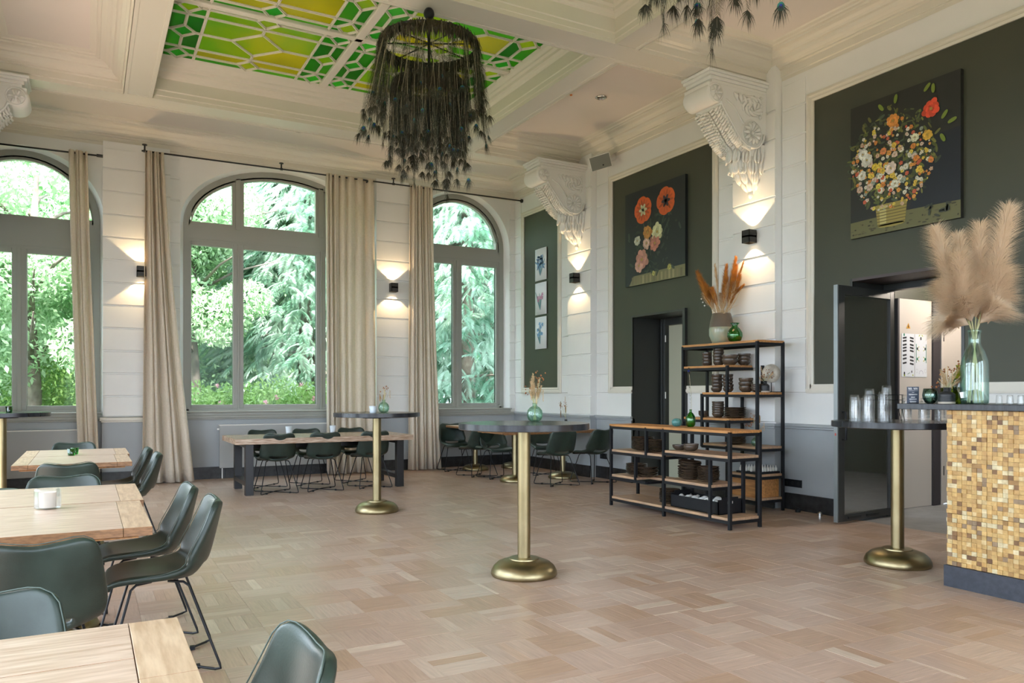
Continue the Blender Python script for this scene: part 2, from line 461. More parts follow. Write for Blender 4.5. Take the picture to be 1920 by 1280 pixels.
window(3, 5.97, .95, 4.03, .95, 1.05, 3.76, 3.99, [(5.16, 5.88), (6.06, 6.77)], [(5.16, 6.77)], (4.96, 6.99))
# ---- right wall: field with openings
D1 = (8.05, 9.19, 2.45); D2 = (4.27, 5.43, 2.51)
P = [(11.26, 12.43), (7.51, 9.68), (3.67, 5.92)]
mb = MB()
def wq(y0, y1, z0, z1, x=XR): mb.add([(x,y0,z0),(x,y1,z0),(x,y1,z1),(x,y0,z1)], [(0,3,2,1)])
edges = [-2.6, D2[0], D2[1], D1[0], D1[1], 12.85]
wq(-2.6, D2[0], .95, 5.6); wq(D2[0], D2[1], D2[2], 5.6); wq(D2[1], D1[0], .95, 5.6); wq(D1[0], D1[1], D1[2], 5.6); wq(D1[1], 12.85, .95, 5.6)
wall_right = struct('wall_right', mb, plaster)
mb = MB(); 
for y0, y1 in ((-2.6, D2[0]), (D2[1], D1[0]), (D1[1], 12.82)): mb.box(XR-.001, XR+.03, y0, y1, 0, .955)
mb.build('dado_panel', dado, wall_right)
mb = MB()
for y0, y1 in ((-2.6, D2[0]), (D2[1], D1[0]), (D1[1], 12.82)):
    mb.box(XR-.05, XR, y0, y1, .95, .985); mb.box(XR-.03, XR, y0, y1, .925, .95)
mb.build('dado_rail', dado, wall_right, bevel=.006)
# dark green fields and their picture-frame mouldings
ZP0, ZP1 = 1.43, 4.58
def field(y0, y1, cut=None):
    mb = MB()
    if cut:
        c0, c1, cz = cut
        segs = [(y0, c0, ZP0, ZP1), (c1, y1, ZP0, ZP1), (c0, c1, cz, ZP1)]
    else: segs = [(y0, y1, ZP0, ZP1)]
    for a, b, z0, z1 in segs: mb.box(XR-.004, XR+.01, a, b, z0, z1)
    mb.build('green_field', greenwall, wall_right)
    mb = MB(); w = .1
    prof = [(0, .0), (0, .022), (.025, .03), (.035, .022), (.05, .022), (.065, .034), (.09, .03), (.10, .012), (.10, 0)]
    loops = []
    for (d, h) in prof: loops.append([(XR-h, y0-d, ZP0-d), (XR-h, y1+d, ZP0-d), (XR-h, y1+d, ZP1+d), (XR-h, y0-d, ZP1+d)])
    b = len(mb.v)
    for l in loops: mb.v.extend(l)
    for i in range(len(prof)-1):
        for k in range(4):
            if k == 0 and cut: continue
            a = b+i*4+k; c = b+i*4+(k+1) % 4
            mb.f.append([a, c, c+4, a+4]); mb.c.append(None); mb.m.append(0)
    if cut:
        for a, c in ((y0-.1, cut[0]), (cut[1], y1+.1)):
            mb.box(XR-.022, XR, a, c, ZP0-.1, ZP0); mb.box(XR-.034, XR, a, c, ZP0-.085, ZP0-.05)
    mb.build('panel_moulding', mould, wall_right)
field(*P[0]); field(P[1][0], P[1][1], D1); field(P[2][0], P[2][1], D2)
# pilasters and flat strips in courses
for n, (y0, y1) in enumerate(((10.12, 10.79), (6.38, 7.05), (2.64, 3.31))):
    mb = MB(); mb.box(7.0, XR, y0+.004, y1-.004, .95, 5.2)
    pil = struct('wall_pilaster_%d' % (n+1), mb, plaster)
    courses(pil, y0, y1, 6.98, .03, 'y')
    mb = MB(); mb.box(6.975, XR, y0-.005, y1+.005, 0, .93); mb.build('pilaster_base', dado, pil)
    mb = MB(); mb.box(6.94, XR, y0-.03, y1+.03, .945, .98); mb.box(6.955, XR, y0-.015, y1+.015, .92, .945); mb.build('pilaster_rail', dado, pil, bevel=.006)
for (y0, y1) in ((12.55, 12.79), (10.80, 11.14), (9.80, 10.11), (7.06, 7.40), (6.04, 6.37)):
    courses(wall_right, y0, y1, XR-.012, .012, 'y', 1.33)
slabs('baseboard_right_1', 'y', XR, D1[1], 12.8, .62); slabs('baseboard_right_2', 'y', XR, D2[1], D1[0], .6); slabs('baseboard_right_3', 'y', XR, -2, D2[0], .6)
slabs('baseboard_pilaster_1', 'y', 6.975, 10.11, 10.8, .345); slabs('baseboard_pilaster_2', 'y', 6.975, 6.37, 7.06, .345)

# ---- door 1: deep dark reveal with a pale door behind
d1 = thing('door_1', None, None); d1['kind'] = 'structure'
mb = MB(); y0, y1, zt = D1
mb.box(XR-.01, 7.67, y1, y1+.03, 0, zt+.03); mb.box(XR-.01, 7.67, y0, y1, zt, zt+.03); mb.box(XR-.05, 7.67, y0-.05, y0, 0, zt+.03)
mb.build('door_reveal', blackdoor, d1)
mb = MB(); mb.box(7.62, 7.72, y1-.10, y1, 0, zt); mb.box(7.62, 7.72, y0, y1-.10, zt-.10, zt); mb.box(7.60, 7.62, y1-.05, y1-.03, 0, zt-.05)
mb.build('door_frame', blackdoor, d1, bevel=.004)
mb = MB(); mb.box(7.70, 7.74, y0, y1-.10, .01, zt-.10); leaf = mb.build('door_leaf', mat('pale_green_door', (.50, .50, .38), .5), d1)
for z in (1.25, 2.1):
    mb = MB(); mb.tube([(7.63, y1-.105, z), (7.63, y1-.105, z+.1)], .009, 8); mb.build('hinge', white, d1)

mb = MB(); mb.box(7.1, 8.6, 7.7, 9.6, -.07, -.002); struct('floor_passage', mb, concrete)
mb = MB(); mb.box(7.67, 8.6, 9.2, 9.6, 0, 2.8); mb.box(8.5, 8.6, 7.7, 9.6, 0, 2.8); mb.box(7.67, 8.6, 7.7, 8.04, 0, 2.8); mb.box(7.6, 8.6, 7.7, 9.6, 2.46, 2.8); struct('wall_sky_block', mb, greenwall)  # unseen box added behind the door to shut out sky light

# ---- door 2: opening with glazed black leaf standing open, corridor beyond
d2 = thing('door_2', None, None); d2['kind'] = 'structure'
y0, y1, zt = D2
mb = MB(); mb.box(XR-.01, 7.7, y1, y1+.03, 0, zt+.03); mb.box(XR-.01, 7.7, y0-.03, y0, 0, zt+.03)
mb.build('door_reveal', blackdoor, d2)
mb = MB(); mb.box(XR-.012, 7.7, y0, y1, zt, zt+.03); mb.build('door_soffit', mat('maroon_soffit', (.075, .058, .06), .5), d2)
mb = MB(); mb.box(7.60, 7.70, y0, y1, zt-.07, zt); mb.box(7.60, 7.70, y0, y0+.07, 0, zt-.07); mb.box(7.60, 7.70, y1-.05, y1, 0, zt-.07)
mb.build('door_frame', blackdoor, d2, bevel=.004)
lf = thing('glazed_door_leaf', None, None)
lf.parent = d2; lf.location = (7.66, 5.37, 0); lf.rotation_euler = (0, 0, radians(184.5))
W, Hh = 1.0, 2.43
mb = MB(); s = .075
mb.box(0, s, -.025, .025, .02, Hh); mb.box(W-s-.03, W, -.025, .025, .02, Hh); mb.box(s, W-s, -.025, .025, Hh-.09, Hh); mb.box(s, W-s, -.025, .025, .02, .09)
mb.build('leaf_frame', blackdoor, lf, bevel=.003)
mb = MB(); mb.box(s, W-s, -.006, .006, .09, Hh-.09); mb.build('leaf_glass', doorgl, lf)
mb = MB(); mb.box(W, W+.012, -.022, .022, .02, Hh); mb.build('edge_strip', mat('metal_edge', (.20, .22, .22), .35, metal=.5), lf)
mb = MB(); mb.box(W+.012, W+.016, -.006, .006, .90, .925); mb.build('lock_plate', mat('red_mark', (.5, .05, .04), .5), lf)
mb = MB(); mb.tube([(W-.06, .03, .86), (W-.06, .07, .86), (W-.06, .07, 1.14), (W-.06, .03, 1.14)], .011, 8); mb.build('pull_handle', blackmetal, lf, smooth=True)
for a in (.3, .62):
    mb = MB(); mb.box(a, a+.22, .024, .034, .045, .07); mb.build('bottom_bolt', steel, lf)

cor = MB(); cor.box(7.1, 12.0, 2.0, 7.2, -.07, -.002); cf = struct('floor_corridor', cor, concrete)
mb = MB(); mb.box(7.72, 8.15, 5.68, 5.72, 0, 3.0); mb.box(7.72, 12, 5.68, 5.72, 2.42, 3.0); mb.box(9.55, 12, 5.68, 5.72, 0, 2.42); mb.box(11.9, 12, 2, 5.7, 0, 3)
mb.box(7.72, 12, 2.0, 2.05, 0, 3); mb.box(7.72, 12, 2.0, 5.7, 3.0, 3.05)
struct('wall_corridor', mb, greenwall)
mb = MB(); mb.box(8.15, 8.18, 5.64, 5.70, 0, 2.42); mb.box(8.78, 8.92, 5.62, 5.72, 0, 2.42); mb.build('corridor_post', darkgap, bpy.data.objects['wall_corridor'])
cl = thing('corridor_fill_lamp', 'unseen fill light added to brighten the corridor behind the glass door', 'fill lamp', (9.0, 4.7, 2.98)); mb = MB(); mb.lathe([(.12, 0), (.12, -.05), (.11, -.055)], 20); mb.build('lamp_shade', mat('fill_lamp_glow', (1, .9, .8), .5, emis=(1, .86, .7), estr=6), cl)  # unseen lamp added to brighten the corridor
ld = bpy.data.lights.new('corridor_fill_light', 'POINT'); ld.energy = 75; ld.color = (1, .87, .74); ld.shadow_soft_size = .12; lo = bpy.data.objects.new('corridor_fill_light', ld); COL.objects.link(lo); lo.parent = cl; lo.location = (0, 0, -.2)
dd = thing('door_3', None, None); dd['kind'] = 'structure'
mb = MB(); mb.box(8.18, 8.78, 5.64, 5.68, .0, 2.42); mb.build('door_leaf', creamdoor, dd, bevel=.004)
dd2 = thing('door_4', None, None); dd2['kind'] = 'structure'
mb = MB(); mb.box(8.98, 9.55, 5.64, 5.68, .01, 2.40); mb.box(8.94, 8.98, 5.62, 5.70, 0, 2.42); mb.build('door_leaf', creamdoor, dd2, bevel=.004)
for z in (.35, 1.95):
    mb = MB(); mb.tube([(8.985, 5.625, z), (8.985, 5.625, z+.11)], .01, 8); mb.build('hinge', steel, dd2)
# printed sheets on the pale corridor door
sh = thing('safety_sheet', 'pale notice with two columns of dark slanted stripes taped on the cream door', 'notice', (8.18, 5.637, 1.55))
mb = MB(); mb.box(.03, .265, -.002, 0, -.03, .47); mb.build('sheet', paper, sh)
mb = MB()
def quad(mb, x, z, w, h, a, c, y=-.0026):
    ca, sa = cos(a), sin(a)
    pts = [(x+ca*dx-sa*dz, y, z+sa*dx+ca*dz) for dx, dz in ((-w/2,-h/2),(w/2,-h/2),(w/2,h/2),(-w/2,h/2))]
    mb.add(pts, [(0,1,2,3)], c)
def disc(mb, x, z, rx, rz, c, y=-.003, n=10, a=0):
    pts = [(x+rx*cos(2*pi*k/n+a), y, z+rz*sin(2*pi*k/n+a)) for k in range(n)]
    mb.add(pts, [tuple(range(n))], c)
bk = (.03, .03, .035); gr = (.03, .22, .12); yl = (.45, .5, .05)
for z in (.42, .385, .34, .305, .27, .22, .18, .13): quad(mb, .085, z, .07, .02, .15, bk)
for z in (.42, .385, .34, .305, .27, .20, .16, .12): quad(mb, .215, z, .07, .02, -.15, bk)
disc(mb, .075, .455, .012, .018, gr); disc(mb, .08, .01, .012, .02, bk); disc(mb, .08, -.012, .014, .012, yl); quad(mb, .16, .01, .05, .006, .4, gr); disc(mb, .215, .03, .009, .015, bk); disc(mb, .235, -.01, .01, .01, yl)
mb.build('sheet_print', printm, sh)['kind'] = 'stuff'
sh = thing('garden_sheet', 'pale notice with green table plan beside the striped notice on the cream door', 'notice', (8.18, 5.637, 1.55))
mb = MB(); mb.box(.275, .50, -.002, 0, -.03, .47); mb.build('sheet', paper, sh)
mb = MB(); disc(mb, .385, .42, .014, .02, bk); quad(mb, .36, .455, .03, .012, .6, yl); quad(mb, .41, .455, .03, .012, -.6, yl)
for x, s_ in ((.30, 1), (.485, -1)):
    quad(mb, x, .245, .01, .22, 0, gr)
    for z in (.30, .18): disc(mb, x+.02*s_, z, .014, .018, bk if z > .2 else gr); quad(mb, x+.045*s_, z+.02, .02, .01, .6*s_, yl); quad(mb, x+.045*s_, z-.02, .02, .01, -.6*s_, yl)
for k in range(9):
    t = pi*k/8; quad(mb, .39+.035*cos(t), .01+.035*sin(t), .012, .004, t+pi/2, (.25, .22, .35))
for x in (.31, .47):
    for k in range(8):
        t = 2*pi*k/8; quad(mb, x+.018*cos(t), .04+.022*sin(t), .012, .003, t+pi/2, (.4, .4, .4))
mb.build('sheet_print', printm, sh)['kind'] = 'stuff'
sh = thing('warning_sticker', 'small orange triangular warning sticker above the notices on the cream door', 'sticker', (8.18, 5.637, 2.08))
mb = MB(); mb.add([(.12,-.002,0),(.19,-.002,0),(.155,-.002,.065)], [(0,1,2)], (.75,.35,.03)); mb.add([(.145,-.003,.01),(.165,-.003,.01),(.155,-.003,.05)], [(0,1,2)], bk)
mb.build('sticker_face', printm, sh)

# ---- walls out of the picture: left arcade piers, near wall; openings added and sized for daylight
mb = MB()
for (a, b) in ((10.85, 12.85), (10.1, 10.85), (6.35, 7.1), (2.6, 3.3), (-2.6, -.6)):
    mb.box(-1.55, XL, a, b, 0, 5.6)
mb.box(-1.55, XL, -2.6, 12.85, 3.75, 5.6)
struct('wall_left', mb, plaster)
mb = MB(); mb.box(-1.4, -1.3, -.6, 2.6, .0, .12)
for a, b in ((-.6, 2.6), (3.3, 6.35), (7.1, 10.1)):
    for y in (a+.02, (a+b)/2, b-.05): mb.box(-1.42, -1.34, y, y+.06, 0, 3.75)
    mb.box(-1.42, -1.34, a, b, 2.7, 2.78)
struct('window_4', mb, winpaint)
mb = MB()
for (a, b) in ((-1.55, -.6), (1.6, 2.3), (4.5, 5.2), (6.8, 7.3)): mb.box(a, b, -2.6, -2.3, 0, 5.6)
mb.box(-1.55, 7.3, -2.6, -2.3, 3.6, 5.6); mb.box(-1.55, 7.3, -2.6, -2.3, 0, .5)
struct('wall_near', mb, plaster)

# ---- ceiling: beams, bays, coffers with stained glass
def ring(mb, r, prof, sc=(1,1,1,1), close=True):
    """moulding running round the inside of rectangle r; prof (inset,z); sc = inset scale for x0,x1,y0,y1"""
    x0, x1, y0, y1 = r; b = len(mb.v)
    for d, z in prof: mb.v.extend([(x0+d*sc[0],y0+d*sc[2],z),(x1-d*sc[1],y0+d*sc[2],z),(x1-d*sc[1],y1-d*sc[3],z),(x0+d*sc[0],y1-d*sc[3],z)])
    for i in range(len(prof)-1):
        for k in range(4):
            a = b+4*i+k; c = b+4*i+(k+1) % 4
            mb.f.append([a, c, c+4, a+4]); mb.c.append(None); mb.m.append(0)
    if close:
        a = b+4*(len(prof)-1); mb.f.append([a, a+1, a+2, a+3]); mb.c.append(None); mb.m.append(0)
BX = [(.39, .71), (4.83, 5.13)]
BY = [(-.94, -.58), (2.80, 3.16), (6.55, 6.91), (10.50, 10.86)]
ceiling = thing('ceiling', None, None); ceiling['kind'] = 'structure'
bayprof = [(.004, ZS-.012), (.004, ZS+.03), (.012, ZS+.035), (.025, ZS+.035), (.025, ZS+.11), (.05, ZS+.12), (.05, ZS+.135), (.085, ZS+.15), (.115, ZS+.175), (.13, ZS+.21), (.16, ZS+.215),
           (.175, ZS+.235), (.205, ZS+.255), (.255, ZS+.265), (.26, ZS+.285), (.29, ZS+.285), (.30, ZS+.30), (.34, ZS+.305), (.36, ZF+.005)]
ys = [(-2.4, BY[0][0])]+[(BY[i][1], BY[i+1][0]) for i in range(3)]
def bay(name, r, **k):
    mb = MB(); ring(mb, r, bayprof, close=False); mb.build('cornice', mould, ceiling)
    d = .36; mb = MB(); mb.add([(r[0]+d,r[2]+d,ZF+.005),(r[1]-d,r[2]+d,ZF+.005),(r[1]-d,r[3]-d,ZF+.005),(r[0]+d,r[3]-d,ZF+.005)], [(0,1,2,3)]); mb.build('bay_panel', ceilmat, ceiling)
for (a, b) in ys:
    bay('right', (BX[1][1], XR, a, b)); bay('left', (XL, BX[0][0], a, b))
bay('far', (XL, XR, BY[3][1], YW))
# beams: narrow soffits with raised edge beads
def beam_x(x0, x1, y0, y1):
    mb = MB(); mb.box(x0, x1, y0+.002, y1-.002, ZS+.006, ZS+.5)
    mb.box(x0, x1, y0, y0+.05, ZS, ZS+.03); mb.box(x0, x1, y1-.05, y1, ZS, ZS+.03)
    mb.build('beam', mould, ceiling, bevel=.004)
def beam_y(x0, x1, y0, y1):
    mb = MB(); mb.box(x0+.002, x1-.002, y0, y1, ZS+.006, ZS+.5)
    mb.box(x0, x0+.045, y0, y1, ZS-.0, ZS+.03); mb.box(x1-.045, x1, y0, y1, ZS-.0, ZS+.03)
    mb.build('beam', mould, ceiling, bevel=.004)
for (a, b) in BY: beam_x(XL, XR, a, b)
for (a, b) in BX:
    for (c, d) in ys: beam_y(a, b, c, d)
ZG = 5.40
cofprof = [(.004, ZS), (.004, ZS+.04), (.012, ZS+.045), (.012, ZS+.10), (.02, ZS+.11), (.02, ZS+.25), (.035, ZS+.26), (.045, ZS+.28), (.07, ZS+.30), (.075, ZS+.33), (.10, ZS+.35), (.105, ZS+.37), (.13, ZS+.40), (.15, ZG+.01), (.15, ZG+.3)]
GX = (.78, 4.68)
def glasspanes(fn):
    q = [('P1', [(0,.31),(0,.435),(.62,.435),(.62,0),(.29,0)], 'c'), ('P2', [(.62,0),(.62,.435),(.81,.435),(.81,.15),(.68,0)], 'g'),
         ('P3', [(.81,.15),(.81,.435),(.98,.435),(.98,0),(.94,0)], 'g'), ('P4', [(0,.435),(0,.48),(.125,.635),(.62,.635),(.62,.435)], 'c'),
         ('P5', [(.125,.635),(0,.77),(.62,.77),(.62,.635)], 's'), ('P6', [(.62,.435),(.81,.435),(.81,.48),(.69,.635),(.62,.635)], 'g'),
         ('P7', [(.62,.635),(.69,.635),(.81,.77),(.62,.77)], 'g'), ('P8', [(.81,.435),(.98,.435),(.98,.635),(.93,.635),(.81,.48)], 'g'),
         ('P9', [(.93,.635),(.98,.635),(.98,.77),(.81,.77)], 'g'), ('CD', [(.69,.635),(.81,.48),(.93,.635),(.81,.77)], 'd')]
    for su in (1, -1):
        for sv in (1, -1):
            for n, p, k in q:
                if n == 'P1': p = [(0,.31),(0,.435),(.62,.435),(.62,0),(.29,0)]
                fn([(u*su, v*sv) for u, v in p], k, su, sv)
    fn([(.29,0),(0,.31),(-.29,0),(0,-.31)], 'c', 0, 0)
    for s in (1, -1):
        fn([(.68*s,0),(.81*s,.15),(.94*s,0),(.81*s,-.15)], 'd', s, 0)
        fn([(.125,.635*s),(0,.48*s),(-.125,.635*s),(0,.77*s)], 'd', 0, s)
LINES = [((-.98,.435),(.98,.435)),((-.98,-.435),(.98,-.435)),((-.62,-.77),(-.62,.77)),((.62,-.77),(.62,.77)),
         ((.29,0),(0,.31)),((0,.31),(-.29,0)),((-.29,0),(0,-.31)),((0,-.31),(.29,0)),((.29,0),(.68,0)),((-.29,0),(-.68,0)),((0,.31),(0,.48)),((0,-.31),(0,-.48))]
for s in (1, -1):
    LINES += [((.81*s,.15),(.81*s,.48)),((.81*s,-.15),(.81*s,-.48))]
    for (c, h, v) in (((.81*s, 0), .13, .15), ((.81*s, .63), .12, .15), ((.81*s, -.63), .12, .15), ((0, .63*s), .125, .15)):
        LINES += [((c[0]+h, c[1]), (c[0], c[1]+v)), ((c[0], c[1]+v), (c[0]-h, c[1])), ((c[0]-h, c[1]), (c[0], c[1]-v)), ((c[0], c[1]-v), (c[0]+h, c[1]))]
    LINES += [((.125, .635*s), (.69, .635*s)), ((-.125, .635*s), (-.69, .635*s)), ((.93, .635*s), (.98, .635*s)), ((-.93, .635*s), (-.98, .635*s)), ((.94*s, 0), (.98*s, 0))]
def glassshader(name, c, c2):
    m = bpy.data.materials.new(name); m.use_nodes = True; N = m.node_tree.nodes; L = m.node_tree.links
    b = N['Principled BSDF']; out = N['Material Output']
    tc = N.new('ShaderNodeTexCoord'); nz = N.new('ShaderNodeTexNoise'); nz.inputs['Scale'].default_value = 1.3; L.new(tc.outputs['Object'], nz.inputs['Vector'])
    r = N.new('ShaderNodeValToRGB'); r.color_ramp.elements[0].position = .35; r.color_ramp.elements[1].position = .65
    r.color_ramp.elements[0].color = (*c, 1); r.color_ramp.elements[1].color = (*c2, 1); L.new(nz.outputs['Fac'], r.inputs[0])
    t = N.new('ShaderNodeBsdfTranslucent'); L.new(r.outputs[0], t.inputs[0])
    g = N.new('ShaderNodeBsdfGlossy'); g.inputs['Roughness'].default_value = .15
    n2 = N.new('ShaderNodeTexNoise'); n2.inputs['Scale'].default_value = 55; L.new(tc.outputs['Object'], n2.inputs['Vector'])
    bp = N.new('ShaderNodeBump'); bp.inputs['Strength'].default_value = .3; bp.inputs['Distance'].default_value = .004
    L.new(n2.outputs['Fac'], bp.inputs['Height']); L.new(bp.outputs[0], g.inputs['Normal'])
    mx = N.new('ShaderNodeMixShader'); mx.inputs[0].default_value = .06; L.new(t.outputs[0], mx.inputs[1]); L.new(g.outputs[0], mx.inputs[2]); L.new(mx.outputs[0], out.inputs[0])
    return m
SG = {'c1': glassshader('stained_yellow', (0.1166, 0.1102, 0.0013), (0.1555, 0.1361, 0.0020)), 'c2': glassshader('stained_olive', (0.0792, 0.1224, 0.0022), (0.1368, 0.1368, 0.0022)),
      'c3': glassshader('stained_lime', (0.0446, 0.1116, 0.0045), (0.0714, 0.1339, 0.0134)), 'g': glassshader('stained_green', (0.0086, 0.0691, 0.0011), (0.0202, 0.0979, 0.0029)),
      's': glassshader('stained_leaf', (0.0234, 0.0983, 0.0047), (0.0515, 0.1076, 0.0047)), 'd': glassshader('stained_emerald', (0.0108, 0.0936, 0.0108), (0.0360, 0.1368, 0.0144))}
for ci, (ya, yb, full) in enumerate(((BY[2][1], BY[3][0], True), (BY[1][1], BY[2][0], False), (BY[0][1], BY[1][0], False))):
    mb = MB(); ring(mb, (BX[0][1], BX[1][0], ya, yb), cofprof, sc=(.45, 1, 1, 2.2 if full else 1), close=False); mb.build('coffer_sides', mould, ceiling)
    g0, g1 = ya+.15, yb-(.33 if full else .15)
    light = thing('stained_glass_ceiling_%d' % (ci+1), None, None); light['kind'] = 'structure'
    cy = (g0+g1)/2; cxm = (GX[0]+GX[1])/2
    mods = [(cxm+sx*.975, cy+sy*(g1-g0)/4, sx, sy) for sx in (-1, 1) for sy in (-1, 1)]
    kx = .975/.98; ky = ((g1-g0)/4)/.77
    stuffmb = {k: MB() for k in SG}
    for (mx_, my_, sx, sy) in mods:
        def fn(poly, k, su, sv):
            pts = [(mx_+u*kx, my_+v*ky) for u, v in poly]
            r_ = rng.random()
            if k == 'c': kk = ('c1' if r_ < .5 else 'c2') if sy > 0 or sx < 0 and r_ < .4 else ('c3' if r_ < .5 else 'c1' if r_ < .7 else 'c2')
            elif k == 's': kk = 's' if r_ < .7 else 'c3'
            elif k == 'd': kk = 'd' if r_ < .7 else 'c2'
            else: kk = 'g' if r_ < .7 else 's'
            if full:
                MB().prism(pts, 'z', ZG+.012, ZG+.018).build('glass_pane', SG[kk], light)
            else: stuffmb[kk].prism(pts, 'z', ZG+.012, ZG+.018)
        glasspanes(fn)
        mb = MB()
        for (a, b) in LINES:
            p = Vector((mx_+a[0]*kx, my_+a[1]*ky, 0)); q = Vector((mx_+b[0]*kx, my_+b[1]*ky, 0))
            d = (q-p).normalized(); n_ = Vector((-d.y, d.x, 0))*.016; p -= d*.008; q += d*.008
            for w, z0, z1 in ((1, ZG, ZG+.03), (.35, ZG-.01, ZG)):
                c4 = [p+n_*w, q+n_*w, q-n_*w, p-n_*w]
                mb.add([(v.x, v.y, z0) for v in c4]+[(v.x, v.y, z1) for v in c4], [(3,2,1,0),(4,5,6,7),(0,1,5,4),(1,2,6,5),(2,3,7,6),(3,0,4,7)])
        mb.build('glazing_lattice', mould, light)
    if not full:
        for k, m_ in stuffmb.items():
            if m_.v: o = m_.build('glass_pane', SG[k], light); o['kind'] = 'stuff'
    for (a, b, c, d) in ((cxm-.05, cxm+.05, g0, g1), (GX[0], GX[1], cy-.045, cy+.045)):
        MB().box(a, b, c, d, ZG-.03, ZG+.04).build('glazing_bar', mould, light, bevel=.012)
# roof over the opaque parts so that the sky only enters through the glass
mb = MB()
mb.box(-1.6, 7.4, BY[3][0]-.34, 13.4, 5.6, 5.7); mb.box(-1.6, .62, -2.7, BY[3][0], 5.6, 5.7); mb.box(4.86, 7.4, -2.7, BY[3][0], 5.6, 5.7)
for (a, b) in BY[1:3]: mb.box(.6, 4.9, a-.13, b+.13, 5.6, 5.7)
mb.box(.6, 4.9, -2.7, BY[0][1]+.13, 5.6, 5.7)
mb.box(7.3, 7.4, -2.6, 13.3, 3.0, 5.7)
struct('roof', mb, plaster)

# ================================================================ consoles (carved brackets)
def console(yc, label, x_wall=7.0):
    x_wall += .09; root = thing('console_bracket', label, 'bracket', (x_wall, yc, 0)); root['group'] = 'carved consoles under the ceiling beams'
    w = .205
    # local x: 0 at wall, negative into the room
    mb = MB()
    mb.box(-1.02, -.075, -w-.03, w+.03, 4.935, 4.968); mb.box(-1.0, -.06, -w-.02, w+.02, 4.90, 4.935)
    mb.box(-.97, -.06, -w-.005, w+.005, 4.86, 4.90); mb.box(-.95, -.06, -w+.0, w-.0, 4.82, 4.86)
    mb.build('abacus', plaster, root, bevel=.008)
    # side profile of the scroll
    prof = [(-.075, 4.83)]
    prof += [(-1.0+.0, 4.83), (-1.0, 4.74)]
    c = (-.89, 4.715)
    for k in range(9):
        t = pi*.95+k*pi*.75/8; prof.append((c[0]+.115*cos(t), c[1]+.115*sin(t)))
    prof += [(-.80, 4.56), (-.70, 4.44), (-.60, 4.32), (-.52, 4.23), (-.43, 4.175)]
    c2 = (-.33, 4.34)
    for k in range(9):
        t = pi*1.4+k*pi*.6/8; prof.append((c2[0]+.175*cos(t), c2[1]+.175*sin(t)))
    prof += [(-.075, 4.34)]
    prof = [(x, z) for x, z in prof]
    mb = MB(); mb.prism(prof, 'y', -w, w); mb.build('scroll_body', plaster, root, bevel=.012)
    # raised rim following the scroll edge on both faces
    edge = prof[2:-1]
    for s in (-1, 1):
        mb = MB(); mb.tube([(x+.012, s*w, z+.012) for x, z in edge], .014, 6)
        inner = [(-.74, 4.66), (-.62, 4.60), (-.53, 4.50), (-.46, 4.42)]
        mb.tube([(x, s*w, z) for x, z in inner], .013, 6)
        for k in range(14):      # leaf scrolls in the spandrel
            a = k*.75; r = .12*(1-k/15)
            mb.tube([(-.33+(r+.03*q)*cos(a+q*.5), s*(w+.010), 4.64+(r+.02*q)*.75*sin(a+q*.5)) for q in range(4)], [.009, .022, .018, .006], 6)
        for k in range(5):
            mb.tube([(-.62+.07*k, s*(w+.004), 4.76), (-.60+.07*k, s*(w+.022), 4.72-.012*k), (-.57+.07*k, s*(w+.004), 4.68-.02*k)], [.010, .026, .008], 6)
        for k in range(6): mb.tube([(-.19, s*(w+.004), 4.78-.045*k), (-.205-.015*(k % 2), s*(w+.02), 4.765-.045*k), (-.215, s*(w+.004), 4.74-.045*k)], [.009, .022, .007], 6)
        mb.build('side_carving', plaster, root, smooth=True)
        for (cx, cz, R, n) in ((-.89, 4.715, .10, 6), (-.33, 4.34, .155, 12)):
            mb = MB()
            mb.tube([(cx+R*.98*cos(t*pi/12), s*(w+.003), cz+R*.98*sin(t*pi/12)) for t in range(24)], .009, 6, closed=True)
            for k in range(n):
                t = 2*pi*k/n
                mb.tube([(cx+R*.25*cos(t), s*(w+.004), cz+R*.25*sin(t)), (cx+R*.6*cos(t), s*(w+.022), cz+R*.6*sin(t)), (cx+R*.85*cos(t), s*(w+.004), cz+R*.85*sin(t))], [.008, R*.17, .008], 6)
            mb.lathe([(0.001, 0), (R*.16, 0), (R*.12, .018), (.001, .022)], 10)
            n0 = len(mb.v)-40
            for i in range(n0, len(mb.v)):
                x, y, z = mb.v[i]; mb.v[i] = (cx+x, s*(w+z), cz+y)
            mb.build('rosette', plaster, root, smooth=True)
    # front roll cushion and acanthus leaves on the curved front
    mb = MB(); mb.tube([(-.905, y, 4.715) for y in (-w-.006, -w+.02, -.1, 0, .1, w-.02, w+.006)], [.105, .118, .119, .12, .119, .118, .105], 18); mb.build('front_roll', plaster, root, smooth=True)
    mb = MB()
    path = [(-.80, 4.56), (-.70, 4.44), (-.60, 4.32), (-.52, 4.235), (-.43, 4.18), (-.35, 4.15)]
    for i in range(22):
        t = i/21*(len(path)-1); k = min(int(t), len(path)-2); f = t-k
        x = path[k][0]*(1-f)+path[k+1][0]*f; z = path[k][1]*(1-f)+path[k+1][1]*f
        for s in (-1, 1):
            for (a, L) in ((0.03, .08), (.10, .10), (.18, .07)):
                j = rng.uniform(-.01, .01)
                mb.tube([(x-.004, s*(a-.03), z+.01), (x-.022+j, s*(a+.02), z-.006), (x-.012, s*min(a+L*.75, w), z+.03+j)], [.007, .019, .006], 5)
        mb.tube([(x-.02, -.012, z-.01), (x-.02, .012, z-.01)], .018, 6)
    mb.build('acanthus_front', plaster, root, smooth=True)
    # hanging leaf drop
    mb = MB()
    secs = [(4.24, .19, .46), (4.12, .18, .44), (4.02, .165, .41), (3.93, .14, .36), (3.85, .11, .30), (3.78, .065, .22), (3.73, .04, .16), (3.70, .03, .15)]
    vs = []; n = 14
